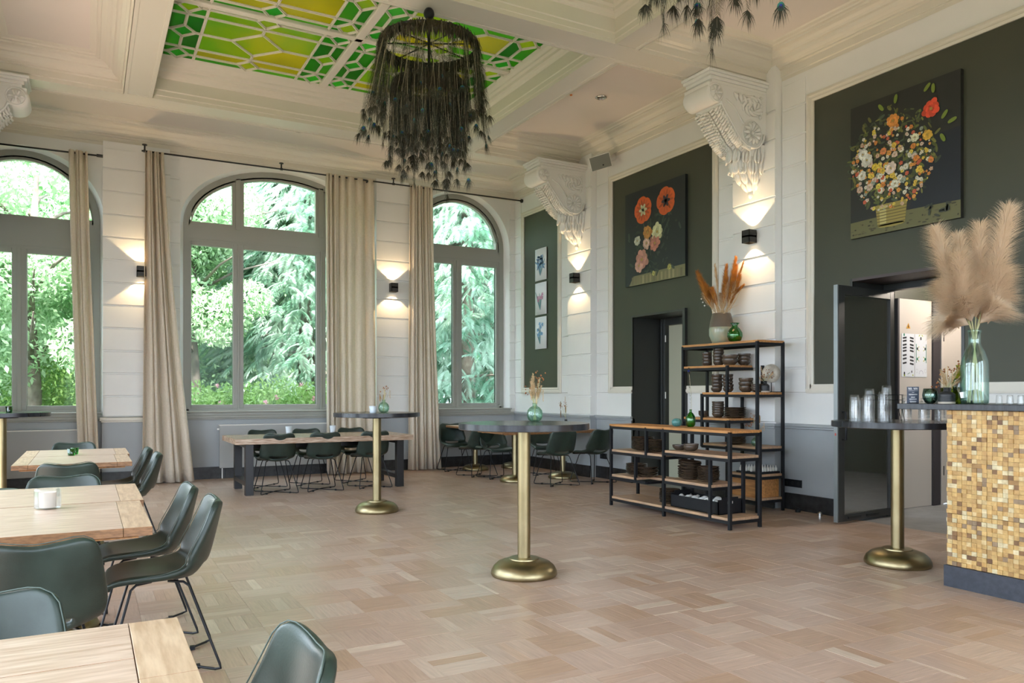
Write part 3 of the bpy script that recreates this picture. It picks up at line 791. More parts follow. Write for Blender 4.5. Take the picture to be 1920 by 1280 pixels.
    for z, hw, dx in secs:
        for k in range(n):
            t = -pi/2+pi*k/(n-1); vs.append((-.02-dx*cos(t)*(1+.06*sin(k*2.6)), hw*sin(t), z))
    fs = [(i*n+k, i*n+k+1, (i+1)*n+k+1, (i+1)*n+k) for i in range(len(secs)-1) for k in range(n-1)]
    mb.add(vs, fs)
    def surf(z, t, f=1.0):
        for (za, ha, da), (zb_, hb, db) in zip(secs[:-1], secs[1:]):
            if za >= z >= zb_: q = (za-z)/(za-zb_); h_, d_ = ha+(hb-ha)*q, da+(db-da)*q; break
        else: h_, d_ = secs[-1][1:]
        return (-.02-d_*cos(t)*f, h_*sin(t)*f, z)
    for (zt_, zl_, n_, o_) in ((4.22, 4.02, 9, 0), (4.10, 3.90, 8, .5), (3.97, 3.80, 7, 0), (3.86, 3.73, 5, .5)):
        for k in range(n_):
            t = -pi/2+pi*(k+o_)/(n_-1+.001+2*o_); zm = (zt_+zl_)/2
            for dt in (-.12, 0, .12):
                mb.tube([surf(zt_, t+dt*.4), surf(zm, t+dt, 1.05), surf(zl_+.03, t+dt*.9, 1.14), surf(zl_, t+dt*.5, 1.20)], [.006, .019, .015, .004], 6)
    for s_ in (-1, 1):
        c0 = surf(3.93, s_*.55, 1.12)
        mb.tube([(c0[0]-.012-.002*a_, c0[1]+(.048-.0045*a_)*cos(a_*.75), c0[2]+(.048-.0045*a_)*sin(a_*.75)) for a_ in range(10)], [.017-.0012*a_ for a_ in range(10)], 7)
    mb.lathe([(.001, 3.645), (.022, 3.665), (.03, 3.69), (.028, 3.73)], 10, (-.15, 0, 0))
    mb.build('leaf_drop', plaster, root, smooth=True)
    return root
c_near = console(6.72, 'white carved plaster bracket above the lamp between the two large flower paintings')
for yy, lab, rz in ((10.46, 'white carved plaster bracket beside the loudspeaker, near the corner window', 0),):
    c = copy_tree(c_near); c.location = (7.09, yy, 0); c['label'] = lab
c = copy_tree(c_near); c.location = (XL-.48, 10.66, 0); c.rotation_euler = (0, 0, pi); c['label'] = 'white carved plaster bracket at the upper left edge above the left window'

# ================================================================ curtains and rods
def curtain(label, xt, xb, z0, z1, folds, amp=.05, y=12.5, seed=1, drift=0, wide=None, warp=None):
    r_ = random.Random(seed); n = folds*10; m = 26
    root = thing('curtain', label, 'curtain', ((xt[0]+xt[1])/2, y, 0)); cx = (xt[0]+xt[1])/2
    root['group'] = 'beige floor-length curtains on iron rods'
    ph = [r_.uniform(.75, 1.3) for _ in range(folds+1)]
    vs = []
    for j in range(m+1):
        v = j/m; z = z0+(z1-z0)*v
        e = (1-v)**1.3
        xa = xt[0]*(1-e)+xb[0]*e; xc = xt[1]*(1-e)+xb[1]*e
        for i in range(n+1):
            u = i/n; k = u*folds; a = ph[int(min(k, folds-.001))]
            uu = (warp(u) if warp else u+.22/folds*sin(3.1*k+seed))+.35/folds*sin(2*pi*k+1.2)*.35
            if warp is None: uu = (uu-.22/folds*sin(seed))/(1+.22/folds*(sin(3.1*folds+seed)-sin(seed)))
            w_ = wide(u) if wide else 1
            yy = amp*a*w_*sin(2*pi*k+.5*sin(1.7*v+a*9))*(1+.25*(1-v))+.012*sin(7*u+5*v+seed)
            if z < .3: yy += .02*sin(9*u*folds+z*30)*(1-z/.3)
            vs.append((xa+(xc-xa)*uu-cx, yy, z+(.004*sin(20*u) if j == 0 else 0)))
    mb = MB(); mb.add(vs, [(j*(n+1)+i, j*(n+1)+i+1, (j+1)*(n+1)+i+1, (j+1)*(n+1)+i) for j in range(m) for i in range(n)])
    cc = mb.build('curtain_cloth', cloth, root, smooth=True, solid=.004)
    mb = MB(); h = [p for p in vs[:n+1]]
    mb.tube([(x, yy-.004, .19 if z0 < .1 else z0+.12) for x, yy, _ in vs[2*(n+1):3*(n+1)]], .0025, 4); mb.build('hem_seam', cloth, cc)
    return root
curtain('single slim beige curtain hanging at the right side of the leftmost window', (-.23, .0), (-.10, .16), .03, 4.74, 4, .045, 12.48, 3)
curtain('beige curtain left of the middle window, spreading wide at the floor', (.74, .99), (.69, 1.40), .012, 4.87, 5, .055, 12.5, 5)
c3 = curtain('widest beige curtain, half drawn over the right side of the middle window', (3.42, 4.22), (3.44, 4.24), .012, 4.91, 7, .06, 12.5, 8, warp=lambda u: u**1.75, wide=lambda u: 1.1 if u < .4 else .7)
mb = MB()
for x in (3.96-3.82, 4.10-3.82): mb.tube([(x-.006, 0, 4.87), (x+.02, -.0, 4.87)], .028, 12)
mb.build('eyelet', rodmat, c3)
curtain('beige curtain with tight folds just left of the corner window', (4.86, 5.28), (4.83, 5.45), .012, 4.91, 7, .05, 12.5, 11)
def rodset(label, x0, x1, z, brackets, slope=0, name='curtain_rod'):
    root = thing(name, label, 'curtain rod', (x0, 12.5, z))
    mb = MB(); mb.tube([(0, 0, 0), (x1-x0, 0, slope)], .0125, 8); mb.build('rod', rodmat, root, smooth=True)
    for b in brackets:
        zz = slope*(b-x0)/(x1-x0)
        mb = MB(); mb.tube([(b-x0, 0, zz), (b-x0, 0, zz+.085)], .012, 8); mb.tube([(b-x0, 0, zz+.085), (b-x0, 0, zz+.097)], .035, 12); mb.tube([(b-x0-.02, 0, zz), (b-x0+.02, 0, zz)], .02, 8)
        mb.build('rod_bracket', rodmat, root)
    return root
r1 = rodset('long black curtain rod running over the middle and corner windows', .70, 7.08, 4.87, (.74, 2.70, 4.57), .03)
mb = MB(); mb.tube([(6.36, 0, .03), (6.39, 0, .03)], .035, 12); mb.build('wall_plate', rodmat, r1)
r2 = rodset('short black curtain rod over the leftmost window', -1.1, .20, 4.70, (), .015)
mb = MB(); mb.tube([(1.22, 0, .015), (1.30, 0, .015)], .022, 10); mb.build('wall_plate', rodmat, r2)

# ================================================================ radiators
def radiator(label, x0, x1, z0, z1, y=12.72):
    root = thing('radiator', label, 'radiator', (x0, y, z0)); L = x1-x0; H = z1-z0
    MB().box(0, L, -.055, .0, 0, H).build('front_panel', radm, root, bevel=.006)
    mb = MB(); mb.box(.01, L-.01, -.0, .06, .02, H-.01); mb.build('convector', radm, root)
    MB().box(-.004, L+.004, -.06, .064, H-.002, H+.012).build('top_grille', white, root, bevel=.003)
    mb = MB(); mb.tube([(-.0, .0, H-.06), (-.03, 0, H-.06)], .014, 8); mb.build('valve', white, root)
    mb = MB(); mb.tube([(.05, .03, 0), (.05, .03, -z0)], .01, 6); mb.tube([(L-.05, .03, 0), (L-.05, .03, -z0)], .01, 6); mb.build('pipe', white, root)
radiator('flat grey radiator behind the long timber table', 1.80, 4.15, .17, .83)
radiator('flat pale radiator under the leftmost window', -1.05, .05, .15, .80)

# ================================================================ wall lamps
def sconce(label, p, nx, ny, power=9):
    root = thing('wall_lamp', label, 'wall lamp', p); root['group'] = 'black cube up and down wall lamps'
    mb = MB(); h = .075; w = .06; t = .007
    for a in (-1, 1):
        mb.box(min(a*w, a*(w-t)), max(a*w, a*(w-t)), -w, w, -h, h); mb.box(-w, w, min(a*w, a*(w-t)), max(a*w, a*(w-t)), -h, h)
    mb.box(-w, w, -w, w, -.01, .01)
    mb.build('housing', steel if False else mat('lamp_black', (.02, .018, .016), .4) if 'lamp_black' not in MAT else MAT['lamp_black'], root)
    mb = MB(); mb.box(nx*w-(.04 if ny else 0), nx*(w+.005)+(.04 if ny else 0), ny*w-(.04 if nx else 0), ny*(w+.005)+(.04 if nx else 0), -.04, .04); mb.build('wall_plate', blackmetal, root)
    for s in (1, -1):
        mb = MB(); mb.lathe([(.03, 0), (.03, .004)], 12, (0, 0, s*.03-(.004 if s < 0 else 0))); mb.build('lamp_lens', lampglow, root)
        ld = bpy.data.lights.new('beam', 'SPOT'); ld.energy = power; ld.color = (1.0, .69, .36); ld.spot_size = radians(100); ld.spot_blend = .08; ld.shadow_soft_size = .012
        lo = bpy.data.objects.new('lamp_beam', ld); COL.objects.link(lo); lo.parent = root; lo.location = (-nx*.01, -ny*.01, s*.072)
        lo.rotation_euler = (pi if s > 0 else 0, 0, 0)
    return root
LP = 21
sconce('lit black cube wall lamp right of the small poppy painting, above the tall shelf', (6.90, 6.70, 3.19), 1, 0, LP)
sconce('lit black cube wall lamp beside the three botanical prints', (6.90, 10.46, 3.19), 1, 0, LP)
sconce('lit black cube wall lamp on the pier between the middle and corner windows', (4.61, 12.60, 3.14), 0, 1, LP)
sconce('lit black cube wall lamp half hidden behind the curtain, left of the middle window', (.70, 12.60, 3.12), 0, 1, LP)

# ================================================================ loudspeaker, downlights, sockets, sensor
sp = thing('wall_speaker', 'white wall loudspeaker with grey grille above the poppy painting', 'loudspeaker', (6.775, 9.58, 4.83))
M = Matrix.Rotation(radians(-28), 4, 'Z') @ Matrix.Rotation(radians(26), 4, 'X') @ Matrix.Rotation(radians(-17), 4, 'Y')
mb = MB()
v = [(-.165,-.1,-.11),(.165,-.1,-.11),(.165,-.1,.11),(-.165,-.1,.11),(-.10,.13,-.07),(.10,.13,-.07),(.10,.13,.07),(-.10,.13,.07)]
mb.add(v, [(0,1,2,3),(7,6,5,4),(0,4,5,1),(1,5,6,2),(2,6,7,3),(3,7,4,0)]).xf(M); cab = mb.build('cabinet', white, sp, bevel=.012)
mb = MB(); mb.box(-.15, .15, -.104, -.099, -.098, .098); mb.xf(M).build('grille', mat('grille_grey', (.22, .23, .21), .7), cab)
mb = MB(); mb.box(.02, .04, -.108, -.104, -.06, -.04); mb.xf(M).build('badge', blackmetal, cab)
mb = MB(); mb.tube([(.05, .08, .0), (.17, .10, .05), (.325, .06, .12)], [.045, .035, .055], 10); mb.build('mounting_arm', white, sp, smooth=True)
for lab, p in (('small chrome downlight in the ceiling panel above the painting', (6.02, 8.48, ZF)), ('small chrome downlight above the middle window', (2.80, 11.75, ZF))):
    t = thing('downlight', lab, 'downlight', p)
    mb = MB(); mb.lathe([(.05, .004), (.075, .004), (.078, -.006), (.052, -.012), (.05, .004)], 24, caps=(False, False)); mb.build('trim_ring', mat('chrome', (.6, .6, .6), .15, metal=1) if 'chrome' not in MAT else MAT['chrome'], t, smooth=True)
    mb = MB(); mb.lathe([(.0501, 0), (.03, .003), (.001, .003)], 16, caps=(False, False)); mb.build('reflector', MAT['chrome'], t, smooth=True)
t = thing('ceiling_sensor', 'tiny orange dot of a detector on the ceiling panel', 'detector', (5.62, 8.60, ZF)); mb = MB(); mb.lathe([(.001, -.012), (.016, -.010), (.018, .004)], 12); mb.build('sensor_cap', mat('orange_plastic', (.6, .2, .05), .5), t)
for lab, p, n_ in (('black double wall socket above the baseboard between shelf and glass door', (XR-.002, 6.22, .30), 3), ('black wall socket behind the table by the pilaster', (XR-.002, 9.93, .345), 2)):
    t = thing('wall_socket', lab, 'socket', p)
    MB().box(-.012, 0, -.0425*n_, .0425*n_, -.043, .043).build('face_plate', blackmetal, t, bevel=.003)
    for k in range(n_):
        mb = MB(); y = (k-(n_-1)/2)*.083; mb.tube([(-.0121, y, 0), (-.014, y, 0)], .02, 14); mb.build('socket_insert', steel, t)
t = thing('thermostat', 'small white thermostat on the corner wall beside the corner window', 'thermostat', (7.04, 12.77, 2.55)); MB().box(-.035, .035, -.02, .01, -.06, .06).build('case', white, t, bevel=.012)
for lab, p in (('small silver cable plug on the floor beside the glass door', (6.98, 5.75, 0)), ('black cable end lying by the baseboard', (6.98, 6.05, 0))):
    t = thing('floor_plug', lab, 'plug', p); mb = MB(); mb.lathe([(.03, 0), (.03, .03), (.015, .045)], 12); mb.build('plug_body', MAT['chrome'] if 'silver' in lab else blackmetal, t, smooth=True, angle=40)

# ================================================================ paintings and prints
def petal(mb, x, z, L, w, a, c, y):
    pts = []
    for k in range(9):
        t = k/8*pi; u = L*(.5-.5*cos(t)); v = w*sin(t)**.8; pts.append((u, v))
    for k in range(7, 0, -1):
        t = k/8*pi; u = L*(.5-.5*cos(t)); v = -w*sin(t)**.8*.9; pts.append((u, v))
    ca, sa = cos(a), sin(a)
    mb.add([(x+u*ca-v*sa, y, z+u*sa+v*ca) for u, v in pts], [tuple(range(len(pts)))], c)
def vary(c, r_, f=.25): k = r_.uniform(1-f, 1+f); return tuple(min(1, v*k) for v in c)
def bloom(mb, x, z, R, c, r_, y, n=None, heart=(.35, .25, .05)):
    n = n or r_.randint(5, 9); a0 = r_.uniform(0, 6)
    for ring_, f in ((1, 1), (.68, 1.15), (.4, .85)):
        for k in range(n):
            petal(mb, x, z, R*ring_*r_.uniform(.85, 1.1), R*.38*ring_, a0+2*pi*k/n+ring_, vary(tuple(v*f for v in c), r_), y); y -= .00001
    disc(mb, x, z, R*.16, R*.16, heart, y-.0001)
def painting(label, y0, y1, z0, z1, seed, draw, bgcol):
    W, H = y1-y0, z1-z0
    root = thing('flower_painting', label, 'painting', (XR-.005, y1, z0)); root.rotation_euler = (0, 0, -pi/2)
    # local x runs along the wall (left to right as seen), local -y towards the room
    cv = MB().box(0, W, -.045, 0, 0, H).build('canvas', mat('canvas_'+str(seed), bgcol, .5), root)
    mb = MB(); draw(mb, W, H, random.Random(seed)); mb.build('painted_picture', printm, cv)
def draw_big(mb, W, H, r):
    y = -.0455
    mb.add([(0,y,0),(W,y,0),(W,y,H),(0,y,H)], [(0,1,2,3)], (.018,.019,.016))
    mb.add([(W*.55,y-.0001,.1),(W,y-.0001,.15),(W,y-.0001,H*.62),(W*.7,y-.0001,H*.6)], [(0,1,2,3)], (.010,.013,.020))
    y -= .0003
    mb.add([(0,y,0),(W,y,0),(W,y,H*.12),(W*.5,y,H*.13),(0,y,H*.12)], [(0,1,2,3,4)], (.13,.125,.05))
    for k in range(60): disc(mb, r.uniform(.02, W-.02), r.uniform(.02, H*.11), r.uniform(.006,.025), r.uniform(.004,.01), vary((.07,.065,.03), r, .6), y-.0001-.000001*k)
    cx = W*.40
    for k in range(420):
        a = r.uniform(0, 2*pi); q = sqrt(r.random()); x = cx+q*cos(a)*W*.41; z = H*.53+q*sin(a)*H*.38
        if z < H*.2: continue
        petal(mb, x, z, r.uniform(.03,.09), r.uniform(.006,.018), r.uniform(0,6.3), vary(r.choice([(.07,.085,.03),(.10,.12,.03),(.05,.07,.04),(.16,.16,.04),(.035,.045,.025)]), r, .4), y-.0004-.000003*k)
    y -= .002
    # tub
    bw = W*.15
    mb.add([(cx-bw*.85,y,H*.05),(cx+bw*.85,y,H*.05),(cx+bw,y,H*.21),(cx-bw,y,H*.21)], [(0,1,2,3)], (.30,.24,.06))
    disc(mb, cx, H*.05, bw*.85, .022, (.30,.24,.06), y)
    for k in range(6): mb.add([(cx-bw*(.86+.02*k),y-.0002,H*(.06+.022*k)),(cx+bw*(.86+.02*k),y-.0002,H*(.06+.022*k)),(cx+bw*(.86+.02*k),y-.0002,H*(.066+.022*k)),(cx-bw*(.86+.02*k),y-.0002,H*(.066+.022*k))], [(0,1,2,3)], (.13,.10,.03))
    mb.add([(cx-bw*.7,y-.0001,H*.06),(cx-bw*.3,y-.0001,H*.06),(cx-bw*.3,y-.0001,H*.2),(cx-bw*.75,y-.0001,H*.2)], [(0,1,2,3)], (.48,.42,.16))
    y -= .0005
    cols = [(.55,.54,.45),(.62,.6,.5),(.6,.42,.06),(.62,.5,.08),(.55,.2,.04),(.5,.34,.24),(.55,.42,.34),(.5,.10,.05),(.25,.3,.25),(.62,.28,.06)]
    for k in range(300):
        a = r.uniform(0, 2*pi); q = sqrt(r.random()); x = cx+q*cos(a)*W*.39; z = H*.49+q*sin(a)*H*.33
        if z < H*.17 or x < .03: continue
        R = r.uniform(.010, .030)*(1.15 if q < .6 else .8); bloom(mb, x, z, R, r.choice(cols), r, y-.000012*k)
    y -= .005
    for x, z, R, c in ((.76,.795,.095,(.62,.07,.03)), (.42,.80,.07,(.6,.24,.05)), (.13,.62,.06,(.62,.62,.55)), (.17,.57,.07,(.6,.6,.52)), (.12,.46,.055,(.6,.58,.5)), (.40,.46,.065,(.62,.52,.45)), (.73,.62,.055,(.6,.36,.05)),
                       (.63,.48,.035,(.58,.2,.04)), (.76,.44,.03,(.58,.2,.05)), (.62,.63,.045,(.6,.6,.42)), (.25,.50,.04,(.64,.48,.05)), (.44,.34,.045,(.6,.6,.5)), (.10,.36,.04,(.5,.36,.28)), (.20,.36,.042,(.52,.4,.32)), (.33,.60,.04,(.62,.22,.08)), (.66,.40,.03,(.62,.42,.05))):
        bloom(mb, x*W, z*H, R, c, r, y-.00005, 8)
    for x, z, a in ((.85,.7,.9), (.9,.66,.3), (.84,.6,-1.1), (.7,.93,.8), (.33,.9,2.2), (.44,.92,1.4), (.78,.9,1.6)):
        petal(mb, x*W, z*H, .09, .02, a, (.16,.22,.03), y)
    for k in range(12): petal(mb, W*r.uniform(.72,.95), H*r.uniform(.05,.14), .06, .012, r.uniform(0,6), (.04,.045,.03), y)
def draw_small(mb, W, H, r):
    y = -.0455
    mb.add([(0,y,0),(W,y,0),(W,y,H),(0,y,H)], [(0,1,2,3)], (.012,.017,.020))
    y -= .0003
    mb.add([(.07*W,y,0),(W,y,0),(W,y,H*.12),(.15*W,y,H*.1)], [(0,1,2,3)], (.17,.16,.08))
    for k in range(14): mb.add([(W*(.12+.062*k),y-.0001,.01),(W*(.15+.062*k),y-.0001,.01),(W*(.15+.062*k),y-.0001,H*.09),(W*(.12+.062*k),y-.0001,H*.09)], [(0,1,2,3)], vary((.22,.19,.10), r, .4))
    for k in range(130):
        x = W*r.gauss(.45, .2); z = H*r.uniform(.12, .72)
        if not 0.03 < x < W-.08 or z > H-.1: continue
        petal(mb, x, z, r.uniform(.04,.11), r.uniform(.008,.024), r.uniform(0,6.3), vary((.028,.042,.030), r, .5), y-.0003-.00001*k)
    y -= .002
    for (x0, z0, x1, z1) in ((.3,.7,.42,.4), (.68,.68,.55,.4), (.45,.65,.45,.3), (.2,.45,.4,.3), (.75,.6,.6,.4)):
        for k in range(12): disc(mb, W*(x0+(x1-x0)*k/11), H*(z0+(z1-z0)*k/11), .008, .03, (.05,.075,.05), y)
    y -= .001
    def poppy(x, z, c, inner):
        for k in range(5): petal(mb, x, z, W*.15, W*.09, 2*pi*k/5+.5, vary(c, r, .15), y-.0001*k)
        for k in range(14): petal(mb, x, z, W*.12, W*.015, 2*pi*k/14, vary((.42,.08,.02), r, .3), y-.0006)
        for k in range(6): petal(mb, x, z, W*.07, W*.018, 2*pi*k/6, inner, y-.001)
    poppy(.32*W, .78*H, (.58,.10,.02), (.5,.5,.3)); poppy(.70*W, .80*H, (.60,.11,.025), (.03,.02,.03))
    for x, z, R, c in ((.56,.51,.085,(.46,.47,.27)), (.40,.53,.07,(.42,.20,.05)), (.38,.42,.06,(.5,.34,.26)), (.52,.40,.075,(.42,.17,.12)), (.30,.26,.10,(.46,.22,.17)), (.25,.20,.07,(.5,.28,.22)), (.22,.47,.05,(.42,.44,.34)), (.50,.09,.025,(.35,.33,.1)), (.76,.12,.03,(.36,.34,.1))):
        bloom(mb, x*W, z*H, R*W*1.15, c, r, y-.0012, 8)
painting('large painting of a full mixed flower bouquet in a golden tub, above the glass door', 4.25, 5.42, 2.95, 4.32, 31, draw_big, (.02, .02, .018))
painting('smaller dark painting of two orange poppies over pale roses, between the brackets', 7.99, 9.31, 2.91, 4.28, 32, draw_small, (.012, .016, .018))
def bot(label, z0, cols, seed, kind):
    root = thing('botanical_print', label, 'print', (XR-.006, 12.03, z0)); root.rotation_euler = (0, 0, -pi/2); r = random.Random(seed)
    mb = MB(); n = 6
    vs = [(.41*i/n, -.004-.012*sin(pi*i/n*.9)-(.006 if i == n else 0), z) for z in (0, .57) for i in range(n+1)]
    mb.add(vs, [(i, i+1, i+n+2, i+n+1) for i in range(n)]); mb.build('sheet', paper, root, smooth=True, solid=.001)
    mb = MB(); y = -.020
    for k in range(6): petal(mb, .2, .08, r.uniform(.2, .38), .012, pi/2+r.uniform(-.5, .5), vary((.14,.25,.30), r, .3), y-.0002*k)
    for k in range(9):
        x, z = .2+r.uniform(-.09, .09), r.uniform(.25, .46)
        if kind: bloom(mb, x, z, .035, cols, r, y-.002, 5)
        else:
            for q in range(3): petal(mb, x, z, .10, .016, r.uniform(0, 6), vary(cols, r), y-.002)
    mb.build('drawn_flower', printm, root)
bot('top blue botanical print on white paper in the narrow green field', 3.34, (.16,.30,.52), 1, 0)
bot('middle botanical print with pink tulips in the narrow green field', 2.73, (.55,.25,.42), 2, 1)
bot('bottom botanical print with blue bells in the narrow green field', 2.12, (.16,.34,.60), 3, 1)

# ================================================================ high tables
def high_table(loc, label):
    root = thing('high_table', label, 'table', loc); root['group'] = 'round bar-height tables with brass pedestals'
    R = .478
    mb = MB(); pl = 6
    # planked round top
    for k in range(pl):
        a = -R+2*R*k/pl; b = -R+2*R*(k+1)/pl; g = .0012
        t0, t1 = math.asin(max(-1, (a+g)/R)), math.asin(min(1, (b-g)/R)); n = 16
        hi = [(R*sin(t0+(t1-t0)*i/n), R*cos(t0+(t1-t0)*i/n)) for i in range(n+1)]
        poly = [(h, y_) for y_, h in hi]+[(-h, y_) for y_, h in reversed(hi)]
        m2 = MB(); m2.prism(poly, 'z', 1.072, 1.113); m2.build('top_plank', slate, root)
    mb = MB(); mb.lathe([(R-.006, 1.066), (R+.0008, 1.070), (R+.0008, 1.109), (R-.002, 1.112)], 72, caps=(True, False)); mb.build('top_edge', slate, root, smooth=True, angle=40)
    mb = MB(); mb.lathe([(.16, 1.050), (.16, 1.066)], 24); mb.build('mounting_plate', blackmetal, root)
    mb = MB(); mb.lathe([(.047, .12), (.047, 1.052)], 32); mb.build('pedestal_column', brass, root, smooth=True, angle=40)
    prof = [(.235, .0), (.243, .012), (.240, .035), (.225, .065), (.195, .092), (.155, .108), (.11, .118), (.108, .126), (.06, .130), (.047, .131)]
    mb = MB(); mb.lathe(prof, 48); mb.build('domed_base', brass, root, smooth=True, angle=50)
    return root
HT = high_table((2.81, 4.93, 0), 'round black high table with brass pedestal in the centre of the room')
for p, lab in (((2.86, 8.36, 0), 'round black high table in front of the long timber table'), ((5.53, 3.83, 0), 'round black high table next to the bar, holding stacked glasses'), ((-.84, 10.4, 0), 'round black high table cut off by the left edge, under the leftmost window')):
    c = copy_tree(HT); c.location = p; c['label'] = lab

# ================================================================ shell chairs
def make_chair():
    root = thing('shell_chair', 'x', 'chair'); root['group'] = 'green leather shell chairs'
    # local: seat faces -y?  -> seat front towards +x, back at -x
    prof = [(.235, .415), (.225, .440), (.17, .452), (.08, .448), (-.02, .440), (-.11, .438), (-.165, .452), (-.20, .49), (-.222, .545), (-.240, .62), (-.258, .70), (-.272, .765), (-.280, .81)]
    hw = [.195, .205, .215, .22, .225, .228, .232, .236, .234, .226, .214, .202, .185]
    curl = [.0, .004, .012, .02, .035, .06, .085, .10, .095, .075, .055, .045, .04]
    n = 12; vs = []
    for i, (p, w, c) in enumerate(zip(prof, hw, curl)):
        a = prof[max(i-1, 0)]; b = prof[min(i+1, len(prof)-1)]
        t = Vector((b[0]-a[0], b[1]-a[1])).normalized(); nx, nz = -t.y, t.x   # normal towards sitter
        nx, nz = (t.y, -t.x)
        for k in range(n+1):
            s = -1+2*k/n; e = abs(s)**2.2*c
            z = p[1]; x = p[0]
            if i == len(prof)-1: z -= .022*(1-abs(s))**1.0 + (.03 if abs(s) > .99 else .004 if abs(s) > .8 else 0)
            if i == 0: x -= .02*abs(s)**4
            vs.append((x+nx*e, w*s, z+nz*e))
    fs = []
    for i in range(len(prof)-1):
        for k in range(n):
            if i == 6 and 3 <= k <= n-4: continue
            a = i*(n+1)+k; fs.append((a, a+1, a+n+2, a+n+1))
    mb = MB(); mb.add(vs, fs)
    o = mb.build('seat_shell', leather, root, smooth=True, solid=.036, subsurf=0)
    md = o.modifiers.new('sub', 'SUBSURF'); md.levels = 2; md.render_levels = 2
    edge = [k for k in range(0, n+1)]
    loop = [i*(n+1) for i in range(len(prof))]+[(len(prof)-1)*(n+1)+k for k in range(1, n+1)]+[i*(n+1)+n for i in range(len(prof)-2, -1, -1)]
    pts = [Vector(vs[i]) for i in loop]
    sm = []
    for i in range(1, len(pts)-1):
        sm.append(pts[i]*.6+pts[i-1]*.2+pts[i+1]*.2)
    mb = MB(); mb.tube([(p.x+.011, p.y*.985, p.z+.004) for p in sm], .002, 5); mb.build('edge_seam', piping, o, smooth=True)
    tops = {(1, 1): (.12, .15, .43), (1, -1): (.12, -.15, .43), (-1, 1): (-.12, .15, .425), (-1, -1): (-.12, -.15, .425)}
    feet = {}
    for (sx, sy), tp in tops.items():
        f = (sx*(.235 if sx > 0 else .265), sy*.245, .010); feet[(sx, sy)] = f
        d = Vector(f)-Vector(tp)
        mb = MB(); mb.tube([(tp[0]*.3, tp[1]*.75, tp[2]+.002), (tp[0]*.85, tp[1]*.97, tp[2]), tuple(Vector(tp)+d*.05), tuple(Vector(tp)+d*.93), (f[0]-sx*.004, f[1]-sy*.006, .014), (f[0]-sx*.03, f[1]-sy*.02, .009)], .0062, 7)
        mb.build('leg', blackmetal, root, smooth=True)
    for (a, b) in (((1, 1), (-1, -1)), ((1, -1), (-1, 1))):
        p, q = feet[a], feet[b]
        mb = MB(); mb.tube([(p[0]-.025*a[0], p[1]-.018*a[1], .009), (.02*a[0], 0, .009 if a[1] > 0 else .018), (q[0]+.025, q[1]-.018*b[1], .009)], .0062, 7)
        fb = mb.build('floor_bar', blackmetal, root, smooth=True, angle=40)
        for f in (p, q): MB().box(f[0]*.62-.012, f[0]*.62+.012, f[1]*.62-.012, f[1]*.62+.012, 0, .02).build('floor_glide', blackmetal, fb)
    return root
CH0 = make_chair(); chair_used = [False]
def chair(x, y, face, label):
    """face: direction the sitter looks, degrees from +x"""
    o = CH0 if not chair_used[0] else copy_tree(CH0)
    chair_used[0] = True
    o.location = (x, y, 0); o.rotation_euler = (0, 0, radians(face)); o['label'] = label
    return o
# left dining row
chair(.31, 4.17, 178, 'green shell chair at the right end of the second table, nearer of that pair')
chair(.27, 4.80, 181, 'green shell chair at the right end of the second table, farther of that pair')
chair(.30, 7.53, 179, 'green shell chair right of the far dining table, nearer of the two')
chair(.27, 8.27, 180, 'green shell chair right of the far dining table, farther of the two')
chair(-.17, 3.48, 92, 'dark green shell chair with its back to the camera, left foreground')
chair(-.27, 2.20, 268, 'pale-lit green shell chair facing the nearest table at the left edge')
chair(.165, 1.66, 180, 'nearest green shell chair, cut off by the bottom edge of the picture')
chair(-.13, 6.98, 91, 'green shell chair with its back to the camera before the far dining table')
chair(-.13, 5.46, 269, 'green shell chair facing the camera behind the glass candle holder')
chair(-.12, 9.28, 270, 'green shell chair behind the far dining table, only its top edge showing')
chair(-.72, 8.05, 2, 'green shell chair at the left end of the far dining table')
# long table
for x, w in ((2.22, 'left'), (2.84, 'middle'), (3.52, 'right')):
    chair(x, 10.62, 90+rng.uniform(-3, 3), 'green shell chair seen from behind at the long timber table, %s of three' % w)
    chair(x+.02, 11.36, 270+rng.uniform(-3, 3), 'green shell chair on the window side of the long timber table, %s of three' % w)
# corner tables
chair(5.55, 12.15, 262, 'green shell chair facing the camera at the far left corner table')
chair(5.50, 11.20, 95, 'green shell chair seen from behind at the far left corner table')
chair(5.66, 10.78, 268, 'green shell chair facing the camera between the front and far corner tables')
chair(5.98, 9.55, 88, 'green shell chair seen from behind, directly behind the central brass column')
chair(6.62, 9.55, 97, 'green shell chair seen from behind at the right corner table')
chair(6.58, 10.85, 250, 'green shell chair facing the camera behind the right corner table')

